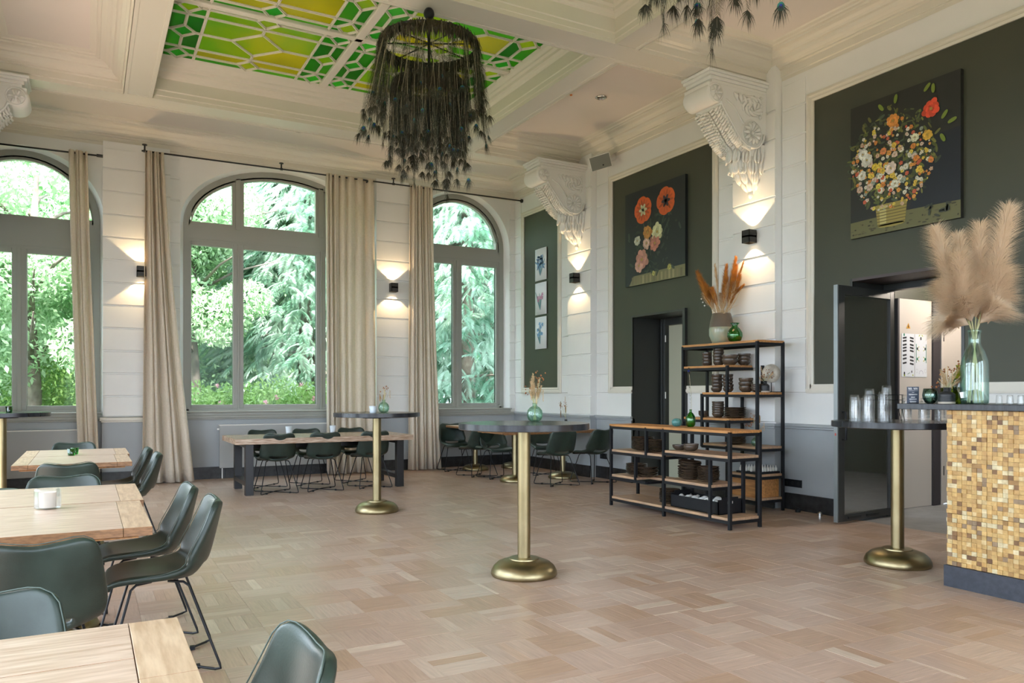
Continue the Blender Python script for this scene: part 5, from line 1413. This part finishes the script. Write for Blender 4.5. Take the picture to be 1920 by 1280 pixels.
# on the bar
zb = 1.256
bt = thing('demijohn_bottle', 'tall pale green glass bottle holding the pampas grass on the bar', 'bottle', (5.37, 3.14, zb))
p = [(.080, 0), (.095, .006), (.098, .03), (.098, .27), (.092, .31), (.070, .37), (.048, .41), (.043, .43), (.043, .50), (.048, .505), (.048, .52), (.043, .525)]
p = [(r*.88, z*.98) for r, z in p]
mb = MB(); mb.lathe(thick(p, .004), 36, caps=(True, False)); mb.build('glass_body', bottleg, bt, smooth=True)
MB().add([(-.03, 0, .0), (.01, 0, -.005), (.018, 0, .035), (-.022, 0, .042)], [(0, 1, 2, 3)]).xf(Matrix.Translation((-.082, .035, .045)) @ Matrix.Rotation(radians(115), 4, 'Z')).build('price_tag', white, bt, solid=.001)
pg = thing('pampas_grass', 'big creamy pampas grass plumes fanning out above the tall bottle', 'dried grass', (5.37, 3.14, zb+.01))
Rv = Vector((cos(YAW), -sin(YAW), 0)); Fv = Vector((sin(YAW), cos(YAW), 0))
r_ = random.Random(17)
st = MB()
for (a, d, hh) in ((-.235, .05, 1.19), (-.055, .10, 1.14), (.20, -.05, 1.31), (.07, .05, 1.21), (-.16, -.08, .98), (.20, .08, 1.02), (-.20, .02, .80), (.13, -.08, .86)):
    tip = Rv*a+Fv*d+Vector((0, 0, hh)); nk = Vector((tip.x*.08, tip.y*.08, .50)); b = Vector((-tip.x*.22, -tip.y*.22, .0))
    st.tube([b, nk, Vector((tip.x*.5, tip.y*.5, .78))], .0042, 6)
    mid = nk+(tip-nk)*.12
    mb = MB()
    q = Vector((tip.x*.62, tip.y*.62, hh*.62+.08))
    plume(mb, mid, q, 2500, .25, .85, .12, .0019, r_, power=.5, start=.0)
    plume(mb, q-(tip-q)*.3, tip, 2600, .20, .70, .02, .0018, r_, power=.55, start=.0)
    mb.build('plume', pampas, pg)
st.build('stalks', stemgreen, pg)
ring_vase('black clay vase with raw foot on the bar, left of the tall bottle', (5.35, 3.325, zb), .056, .115)
bouquet('small pale dried posy in the black clay vase on the bar', (5.35, 3.325, zb+.02), ['grass', 'fluff', 'ball', 'wheat', 'grass'], .25, .10, 22, .014, seed=41)
t = thing('tumbler_teal', 'rounded teal stemless glass on the bar beside the clay vase', 'glass', (5.33, 3.435, zb))
mb = MB(); mb.lathe(thick([(.018, 0), (.032, .006), (.049, .035), (.052, .06), (.044, .108)], .0025), 28, caps=(True, False)); mb.build('glass_bowl', tealg, t, smooth=True)
t = thing('olive_bottle', 'olive green glass bottle with dark swing-top neck behind the clay vase', 'bottle', (5.47, 3.305, zb))
mb = MB(); mb.lathe([(.045, 0), (.052, .01), (.052, .16), (.045, .20), (.022, .235), (.019, .26), (.026, .275)], 24, caps=(True, False)); mb.build('glass_body', oliveg, t, smooth=True)
mb = MB(); mb.tube([(.02, -.02, .20), (.05, -.04, .22), (.05, -.04, .28), (.03, -.02, .29)], .005, 8); mb.lathe([(.045, .001), (.04, .18), (.0455, .12)], 20, (0, 0, 0), caps=(False, False)); mb.build('dark_handle', oliveg, t, smooth=True)
t = thing('dark_bottle', 'slim dark bottle between the olive bottle and the tall pale bottle', 'bottle', (5.47, 3.235, zb)); mb = MB(); mb.lathe([(.026, 0), (.028, .01), (.028, .15), (.014, .19), (.012, .23)], 18); mb.build('body', blackcer, t, smooth=True)
t = thing('lime_glass', 'lime green tumbler behind the clay vase on the bar', 'glass', (5.50, 3.425, zb)); mb = MB(); mb.lathe(thick([(.032, 0), (.036, .115)], .003), 20, caps=(True, False)); mb.build('glass_body', glassmat('lime_glassy', (.45, .55, .06), .2, .03, (.15, .22, .01)), t, smooth=True)
t = thing('menu_stand', 'small blue-grey tabletop sign with white handwriting on the bar', 'sign', (5.31, 3.555, zb), 0)
t.rotation_euler = (0, 0, -YAW-.05)
MB().box(-.042, .042, -.003, .003, .0, .122).build('sign_board', mat('slate_blue', (.055, .07, .11), .5), t)
mb = MB(); r_ = random.Random(6); wc = (.75, .76, .78)
def scr(mb, x, z, w, h):
    """a loose handwritten zigzag in small strokes"""
    k = 0; px = x
    while px < x+w:
        quad(mb, px, z+r_.uniform(-.1, .1)*h, h*.22, h, r_.uniform(-.5, .5), wc, y=-.0034); px += h*.42
scr(mb, -.032, .108, .024, .016); scr(mb, .006, .108, .024, .014)
quad(mb, 0, .093, .07, .0016, 0, wc, -.0034); quad(mb, 0, .080, .016, .002, 0, wc, -.0034)
for z_, w in ((.066, .06), (.046, .028), (.032, .052), (.015, .045), (.005, .04)): scr(mb, -w/2, z_, w, .007); quad(mb, 0, z_-.004, w, .0016, .03, wc, -.0034)
mb.build('handwriting', printm, t)
MB().box(-.03, .03, -.02, .02, 0, .006).build('sign_foot', blackmetal, t)

# glasses
gp = MB(); gp.lathe([(.022, 0), (.025, .004), (.028, .02), (.0272, .026), (.0292, .036), (.0282, .043), (.0302, .052), (.0295, .065), (.031, .085)], 16, caps=(True, False))
TUM = None
def tumbler(x, y, z, label, group, up=False, s=1.25):
    global TUM
    if TUM is None: TUM = gp.build('tumbler', tumglass, None, smooth=True); o = TUM
    else: o = bpy.data.objects.new('tumbler', TUM.data); COL.objects.link(o)
    o.scale = (s, s, s); o.location = (x, y, z if up else z+.085*s); o.rotation_euler = (0 if up else pi, 0, 0)
    setp(o, label, 'glass', group)
hx, hy = 5.53, 3.83
places = [(-.335, 0, 5, 'far left stack beside the wire rack'), (-.26, .10, 4, 'second stack, left rear of the wire rack'), (-.265, -.07, 5, 'second stack, left front of the wire rack'), (-.19, .06, 7, 'tall stack left inside the wire rack'),
          (-.16, -.10, 6, 'front stack left inside the wire rack'), (-.095, -.02, 8, 'tallest stack inside the wire rack'),
          (.09, .04, 5, 'stack just right of the wire rack'), (.17, -.06, 3, 'stack below the menu sign'), (.24, .05, 4, 'stack right of the menu sign'), (.32, -.02, 3, 'stack at the right under the bar top')]
for (a, d, n, lab) in places:
    p = Vector((hx, hy, 1.1135))+Rv*a+Fv*d
    for i in range(n):
        tumbler(p.x, p.y, p.z+i*.0245, 'clear textured tumbler, %s of %s' % (ORD[n-1-i], lab), 'tumblers on the high table by the bar')
for k in range(8):
    tumbler(5.72+.075*(k % 2), 3.17-.036*k, 1.256, 'upturned tumbler on the bar, %s to the right of the tall bottle' % ('nearest', 'second', 'third', 'fourth', 'fifth', 'sixth', 'seventh', 'eighth')[k], 'tumblers along the bar edge', s=.72)
t = thing('wire_rack', 'black wire rack around the glass stacks on the high table', 'rack', (hx, hy, 1.113))
for zz, n_ in ((.205, 'upper_hoop'), (.165, 'lower_hoop')):
    c0 = Rv*-.10; pts = []
    for k in range(24):
        q = 2*pi*k/24; pts.append(tuple(c0+Rv*.135*cos(q)+Fv*.10*sin(q)+Vector((0, 0, zz))))
    mb = MB(); mb.tube(pts, .0028, 6, closed=True); mb.build(n_, blackmetal, t, smooth=True)
for a, d in ((-.235, 0), (.035, 0), (-.16, -.09), (-.04, -.09), (-.16, .09), (-.04, .09)):
    c0 = Rv*a+Fv*d; e = Rv*(a+(-.02 if a < -.1 else .02))+Fv*d*1.15
    mb = MB(); mb.tube([tuple(c0+Vector((0, 0, .205))), tuple(c0+Vector((0, 0, .10))), tuple(e+Vector((0, 0, .003)))], .0028, 6); mb.build('upright', blackmetal, t, smooth=True)
mb = MB(); mb.tube([tuple(Rv*(-.21+.012*k)+Fv*-.10+Vector((0, 0, .205-.03*sin(pi*k/8)))) for k in range(9)], .0025, 6); mb.build('handle_loop', blackmetal, t, smooth=True)

# ================================================================ peacock feather chandeliers
def feather_mesh(seed, L, eye):
    r_ = random.Random(seed); mb = MB()
    pts = []; b = r_.uniform(-.05, .05); c = r_.uniform(-.05, .05)
    for k in range(7): t = k/6; pts.append(Vector((.04*t*t+b*sin(pi*t)*.5, c*sin(pi*t)*.6, -L*t)))
    mb.tube(pts, [.0026, .0024, .002, .0017, .0014, .001, .0006], 4, caps=False, mi=0)
    def at(t): k = min(int(t*6), 5); f = t*6-k; return pts[k]*(1-f)+pts[k+1]*f
    n = 110
    for i in range(n):
        t = .06+.90*(i/n); o = at(t)
        for s in (-1, 1):
            if r_.random() < .22: continue
            a = r_.gauss(0 if s > 0 else pi, .5); l = (.035+.05*sin(pi*min(t*1.05, 1)))*r_.uniform(.6, 1.3)
            u = Vector((cos(a), sin(a)*.6, 0)); e1 = o+u*l*.5+Vector((0, 0, -l*.45)); e2 = o+u*l*.6+Vector((0, 0, -l*1.5))
            w = Vector((0, 0, .0013)); w2 = u.cross(Vector((0, 0, 1)))*.0010
            mb.add([tuple(o-w2), tuple(o+w2), tuple(e1+w2), tuple(e1-w2), tuple(e2)], [(0,1,2,3),(3,2,4)], mi=1)
    tip = at(.95)
    for i in range(50):
        a = r_.uniform(-1.3, 1.3); l = r_.uniform(.035, .085)
        u = Vector((sin(a)*.55, r_.uniform(-.3, .3), -cos(a)*.8-.3)); o = tip+Vector((0, 0, .02)); e = o+u*l; e2 = e+u*l*.35+Vector((0, 0, -.025))
        w2 = Vector((cos(a), 0, sin(a)))*.0013
        mb.add([tuple(o-w2), tuple(o+w2), tuple(e+w2), tuple(e-w2), tuple(e2)], [(0,1,2,3),(3,2,4)], mi=1)
    if eye:
        for R, m_, dy in ((.024, 2, .003), (.012, 3, .0045)):
            for sgn in (-1, 1):
                k = 10; pl_ = [(tip.x+R*.8*cos(2*pi*q/k), tip.y+sgn*dy, tip.z+R*sin(2*pi*q/k)) for q in range(k)]
                mb.add(pl_, [tuple(range(k))], mi=m_)
    me_o = mb.build('feather', [rachis, feath, eyeg, eyeb], None)
    return me_o
protos = [feather_mesh(100+k, L, e) for k, (L, e) in enumerate(((.98, 1), (.92, 0), (1.04, 0), (.85, 0), (.95, 0), (1.0, 1), (.88, 0), (.80, 0)))]
ch = thing('feather_chandelier', 'two-tier chandelier of dark peacock feathers hanging in front of the stained glass', 'chandelier', (2.84, 6.80, ZS)); ch['group'] = 'peacock feather chandeliers'
mb = MB(); mb.lathe([(.001, -.10), (.03, -.095), (.048, -.07), (.052, -.045), (.045, -.02), (.03, .0)], 20); mb.build('ceiling_cup', blackmetal, ch, smooth=True)
mb = MB(); mb.tube([(0, 0, -.05), (0, 0, -1.28)], .014, 10); mb.build('drop_rod', blackmetal, ch, smooth=True)
def hoop(R, z, n):
    mb = MB(); mb.tube([(R*cos(2*pi*k/40), R*sin(2*pi*k/40), z) for k in range(40)], .012, 6, closed=True)
    for k in range(4): a = pi*k/4+.3; mb.tube([(R*cos(a), R*sin(a), z), (-R*cos(a), -R*sin(a), z)], .006, 6)
    mb.build(n, blackmetal, ch)
hoop(.455, -.33, 'upper_hoop'); hoop(.335, -.72, 'lower_hoop')
for n_, (R, z, cnt, sl) in {'upper_trim': (.455, -.33, 1900, .14), 'lower_trim': (.335, -.72, 1700, .20)}.items():
    mb = MB(); r_ = random.Random(8)
    for k in range(cnt):
        a = r_.uniform(0, 2*pi); rr = R+r_.gauss(0, .014); o = Vector((rr*cos(a), rr*sin(a), z+r_.uniform(-.03, .02))); l = r_.uniform(.4, 1)*sl
        out = r_.uniform(-.3, .35); e = o+Vector((cos(a)*l*out, sin(a)*l*out, -l)); m_ = (o+e)/2+Vector((cos(a)*.012, sin(a)*.012, 0)); w = Vector((-sin(a), cos(a), 0))*.005
        mb.add([tuple(o-w), tuple(o+w), tuple(m_+w*1.2), tuple(m_-w*1.2), tuple(e)], [(0,1,2,3),(3,2,4)])
    mb.build(n_, furm, ch)
rq = random.Random(5); first = [True]*8
def feather_on(R, z, a, scale, tilt):
    k = rq.randrange(8); p = protos[k]
    if first[k]: o = p; first[k] = False
    else: o = bpy.data.objects.new('feather', p.data); COL.objects.link(o)
    o.parent = ch; o.location = (R*cos(a), R*sin(a), z); o.scale = (1, 1, scale)
    o.rotation_mode = 'XYZ'
    M = Matrix.Rotation(a, 3, 'Z') @ Matrix.Rotation(-tilt, 3, 'Y') @ Matrix.Rotation(rq.uniform(-.06, .06), 3, 'X') @ Matrix.Rotation(rq.uniform(-2.2, 2.2), 3, 'Z')
    o.rotation_euler = M.to_euler()
for k in range(104): feather_on(.455+rq.uniform(-.02, .02), -.33, 2*pi*k/104+rq.uniform(-.05, .05), rq.uniform(.55, 1.02), rq.uniform(.0, .22))
for k in range(96): feather_on(.335+rq.uniform(-.03, .02), -.70, 2*pi*k/96+rq.uniform(-.05, .05), rq.uniform(.55, 1.0), rq.uniform(-.10, .06))
for k in range(22): feather_on(.18, -.66, 2*pi*k/22, rq.uniform(.8, 1.0), rq.uniform(-.1, .1))
ch2 = copy_tree(ch); ch2.location = (2.84, 3.07, ZS); ch2['label'] = 'peacock feather chandelier cut off by the top edge, only its hanging tips showing'

# ================================================================ garden outside
GZ = -.45
leafA = mat('broad_leaf', (.18, .36, .15), .38, c2=(.32, .50, .27), scale=1.2, trans_leaf=.35, spec=.6)
leafB = mat('pale_broad_leaf', (.28, .46, .24), .35, c2=(.50, .64, .44), scale=1.2, trans_leaf=.35, spec=.6)
fir = mat('fir_needle', (.20, .38, .26), .35, c2=(.62, .74, .64), scale=1.6, trans_leaf=.25, spec=.6, contrast=(.4, .6))
shrubm = mat('shrub_leaf', (.20, .38, .10), .45, c2=(.36, .52, .17), scale=2, trans_leaf=.3, spec=.6)
pinkm = mat('pink_blossom', (.75, .42, .48), .6, trans_leaf=.3)
bark = mat('bark', (.12, .095, .075), .9, c2=(.20, .17, .14), scale=10, bump=.5)
grassm = mat('lawn', (.055, .085, .04), .9, c2=(.075, .10, .05), scale=3)
mb = MB(); mb.box(-40, 40, 13.35, 60, GZ-.1, GZ); mb.box(-40, -1.6, -30, 13.35, GZ-.1, GZ); mb.box(-40, 40, -40, -2.7, GZ-.1, GZ)
struct('ground', mb, grassm)
def crown(n, blobs, size, seed):
    r_ = np.random.default_rng(seed); tot = sum(b[3]**2 for b in blobs); V = []
    for (x, y, z, R, fl_) in blobs:
        m = int(n*R*R/tot); u = r_.normal(size=(m, 3)); u /= np.linalg.norm(u, axis=1)[:, None]
        rr = R*(.55+.5*r_.random((m, 1))**.7); c = np.array([x, y, z])+u*rr*np.array([1, 1, fl_]); V.append((c, u))
    c = np.concatenate([v[0] for v in V]); u = np.concatenate([v[1] for v in V]); m = len(c)
    s = size*(.6+.8*r_.random((m, 1)))
    t = r_.normal(size=(m, 3)); t[:, 2] -= .5; t /= np.linalg.norm(t, axis=1)[:, None]
    nrm = u+r_.normal(size=(m, 3))*.7; b = np.cross(nrm, t); b /= np.linalg.norm(b, axis=1)[:, None]+1e-9
    q = np.stack([c-t*s, c+b*s*.42-t*s*.1, c+t*s, c-b*s*.42-t*s*.1], 1).reshape(-1, 3)
    return q, np.arange(m*4).reshape(-1, 4)
def np_mesh(name, V, F, m, parent):
    me = bpy.data.meshes.new(name); me.vertices.add(len(V)); me.vertices.foreach_set('co', V.astype(np.float32).ravel())
    me.loops.add(F.size); me.loops.foreach_set('vertex_index', F.astype(np.int32).ravel()); me.polygons.add(len(F))
    me.polygons.foreach_set('loop_start', np.arange(0, F.size, F.shape[1], dtype=np.int32)); me.update(calc_edges=True); me.materials.append(m)
    o = bpy.data.objects.new(name, me); COL.objects.link(o)
    if parent: o.parent = parent
    return o
def tree(label, x, y, blobs, n, m, seed, size=.07, trunk=.16, h=5):
    root = thing('leafy_tree', label, 'tree', (x, y, GZ)); root['group'] = 'leafy trees outside the windows'
    V, F = crown(n, blobs, size, seed); o = np_mesh('foliage', V, F, m, root); o['kind'] = 'stuff' if False else 'thing'
    mb = MB(); r_ = random.Random(seed)
    mb.tube([(0, 0, 0), (.05, 0, h*.3), (-.05, .05, h*.6), (.1, 0, h)], [trunk*1.2, trunk, trunk*.8, trunk*.3], 10)
    mb.build('trunk', bark, root, smooth=True)
    mb = MB()
    for k in range(9):
        a = r_.uniform(0, 6.28); z = r_.uniform(.4, .9)*h; mb.tube([(0, 0, z), (cos(a)*.8, sin(a)*.8, z+.5), (cos(a)*1.7, sin(a)*1.7, z+.8)], [trunk*.4, trunk*.25, .01], 6)
    mb.build('branches', bark, root, smooth=True)
    return root
def blob(r_, n, cx, cz, w, h, R0, d=1.2): return [(cx+r_.uniform(-w, w), r_.uniform(-d, d), cz+r_.uniform(-h, h), R0*r_.uniform(.6, 1.2), r_.uniform(.6, .9)) for _ in range(n)]
rt = random.Random(71)
tree('leafy tree with a visible slim trunk outside the leftmost window', -.95, 17.6, blob(rt, 16, .0, 5.2, 2.6, 2.4, 1.2)+blob(rt, 4, 1.4, 2.6, .6, .5, .6), 42000, leafB, 1, .065, .14, 6)
tree('dense green tree behind, seen between the left and middle windows', 1.7, 20.5, blob(rt, 18, .0, 3.6, 2.6, 3.4, 1.35), 42000, leafA, 2, .075, .2, 7)
tree('broad-leaved tree filling the left lights of the middle window', 1.9, 16.9, blob(rt, 9, .1, 5.6, 1.0, 1.6, .85)+blob(rt, 4, .2, 3.6, .9, .5, .6), 26000, leafB, 3, .055, .1, 6)
tree('far leafy tree behind the trunk at the leftmost window', -3.6, 22, blob(rt, 18, 0, 4, 4, 3.6, 1.6), 42000, leafA, 4, .085, .25, 7)
tree('tall distant tree beyond the fir at the middle window', 6.5, 24, blob(rt, 22, 0, 5, 4.5, 4.5, 1.8), 42000, leafA, 14, .09, .25, 8)
def conifer(label, x, y, h, R, n, seed, bare=0):
    root = thing('drooping_fir', label, 'tree', (x, y, GZ)); root['group'] = 'drooping firs outside the windows'
    r_ = np.random.default_rng(seed)
    mb = MB(); mb.tube([(0, 0, 0), (0, 0, h*.5), (0, 0, h)], [.24, .16, .03], 10); mb.build('trunk', bark, root, smooth=True)
    # a frond: stem arching out and down with paired blades
    k = 26; Vs = []; Fs = []
    for i in range(k):
        t = i/(k-1); px = t; pz = -.55*t*t; L = .20*sin(pi*(.10+.72*t))+.02
        for s in (-1, 1):
            a = [(px, 0, pz), (px+.022, s*.004, pz+.003), (px+.09+.03*t, s*L*.5, pz-.03-.02*t), (px+.15+.03*(i % 3), s*L*(.85+.15*(i % 2)), pz-.13-.03*(i % 2))]
            b_ = len(Vs); Vs += a; Fs.append([b_, b_+1, b_+2, b_+3])
    T = np.array(Vs); F0 = np.array(Fs)
    m = n; V = []; F = []
    for i in range(m):
        q = r_.random()**.8; z = h*(.02+.97*q); rr = R*(1-q)**.75*(.72+.38*r_.random())+.12; a = r_.random()*2*pi
        L = .60*(.6+.6*r_.random())
        ca, sa = cos(a), sin(a); jit = r_.normal()*.5; cb, sb = cos(a+jit), sin(a+jit); tl = r_.normal()*.18-.12
        P_ = T*np.array([L, L, L]); x1 = P_[:, 0]*cos(tl)+P_[:, 2]*sin(-tl); z1 = P_[:, 0]*sin(tl)+P_[:, 2]*cos(tl)
        X = x1*cb-P_[:, 1]*sb+ca*(rr-L*.5); Y = x1*sb+P_[:, 1]*cb+sa*(rr-L*.5); V.append(np.stack([X, Y, z1+z], 1)); F.append(F0+i*len(T))
    o = np_mesh('fronds', np.concatenate(V), np.concatenate(F), fir, root)
    mb = MB(); rr_ = random.Random(seed)
    for j in range(40):
        z = h*rr_.uniform(.05, .9); a = rr_.uniform(0, 6.28); L = R*(1-z/h)**.75*.85; mb.tube([(0, 0, z), (cos(a)*L*.6, sin(a)*L*.6, z+.05), (cos(a)*L, sin(a)*L, z-.15)], [.04, .02, .005], 5)
    mb.build('branches', bark, root)
    return root
conifer('large drooping fir filling the right light of the middle window', 4.55, 18.4, 8.6, 2.6, 4200, 5)
conifer('drooping fir close outside the corner window', 7.9, 16.6, 9.5, 2.2, 3800, 6)
conifer('second drooping fir farther out at the corner window', 10.2, 20.0, 9.0, 2.7, 2600, 7)
def shrub(label, x, y, w, h, n, seed, pink=0, m=None):
    root = thing('flowering_shrub' if pink else 'garden_shrub', label, 'shrub', (x, y, GZ)); root['group'] = 'shrubs below the windows'
    r_ = random.Random(seed); bl = [(r_.uniform(-w, w), r_.uniform(-.4, .4), h*r_.uniform(.3, .75), h*r_.uniform(.3, .42), .9) for _ in range(12)]
    V, F = crown(n, bl, .045, seed); np_mesh('foliage', V, F, m or shrubm, root)
    mb = MB()
    for k in range(8): a = r_.uniform(0, 6.28); mb.tube([(0, 0, 0), (cos(a)*w*.4, sin(a)*.2, h*.4), (cos(a)*w*.8, sin(a)*.3, h*.7)], [.02, .012, .005], 5)
    mb.build('stems', bark, root)
    if pink:
        mb = MB()
        for k in range(pink):
            b = r_.choice(bl); u = Vector((r_.gauss(0, 1), -abs(r_.gauss(0, 1)), abs(r_.gauss(0, .8)))).normalized(); c = Vector(b[:3])+u*b[3]*1.05
            for j in range(14):
                v = Vector((r_.gauss(0, 1), r_.gauss(0, 1), r_.gauss(0, 1))).normalized()*.07; s_ = v.cross(Vector((0, 0, 1)))*.45
                mb.add([tuple(c), tuple(c+v*.6+s_), tuple(c+v), tuple(c+v*.6-s_)], [(0,1,2,3)])
        mb.build('blossoms', pinkm, root)
shrub('pink rhododendron right below the middle window', 3.6, 15.0, 1.0, 1.9, 15000, 21, 26)
shrub('bright green rhododendron below the left lights of the middle window', 1.9, 15.2, .8, 1.9, 13000, 22, 10)
shrub('low green shrub below the leftmost window', -.6, 15.4, 1.3, 1.65, 15000, 23, 3)
shrub('grey-green bush behind the rhododendrons', 2.2, 18.2, 1.6, 2.6, 15000, 24, 0, leafB)
shrub('shrub below the corner window', 6.6, 15.2, 1.1, 1.5, 12000, 25, 0)
shrub('shrub behind the slim trunk at the leftmost window', -2.3, 18.6, 2.2, 2.6, 16000, 26, 8)
tree('tall hedge-like backdrop tree behind the middle window', 3.6, 26, blob(rt, 26, 0, 2.6, 5, 2.4, 1.6), 46000, leafA, 41, .10, .25, 5)
tree('backdrop tree far behind the leftmost window', -3.4, 27, blob(rt, 26, 0, 3.0, 4, 3.0, 1.7), 46000, leafA, 42, .10, .25, 5)
tree('backdrop tree far behind the corner window', 12.5, 26, blob(rt, 26, 0, 3.6, 4, 3.6, 1.8), 46000, leafA, 43, .10, .25, 5)
t = thing('garden_statue', 'weathered pale stone beside the slim trunk outside the leftmost window', 'stone', (-.98, 17.2, GZ)); mb = MB(); mb.lathe([(.16, 0), (.17, .4), (.13, .9), (.06, 1.25), (.01, 1.3)], 9, sy=.6); mb.build('stone_block', mat('pale_stone', (.42, .42, .42), .8, c2=(.3, .3, .3), scale=8, bump=.4), t, smooth=True)
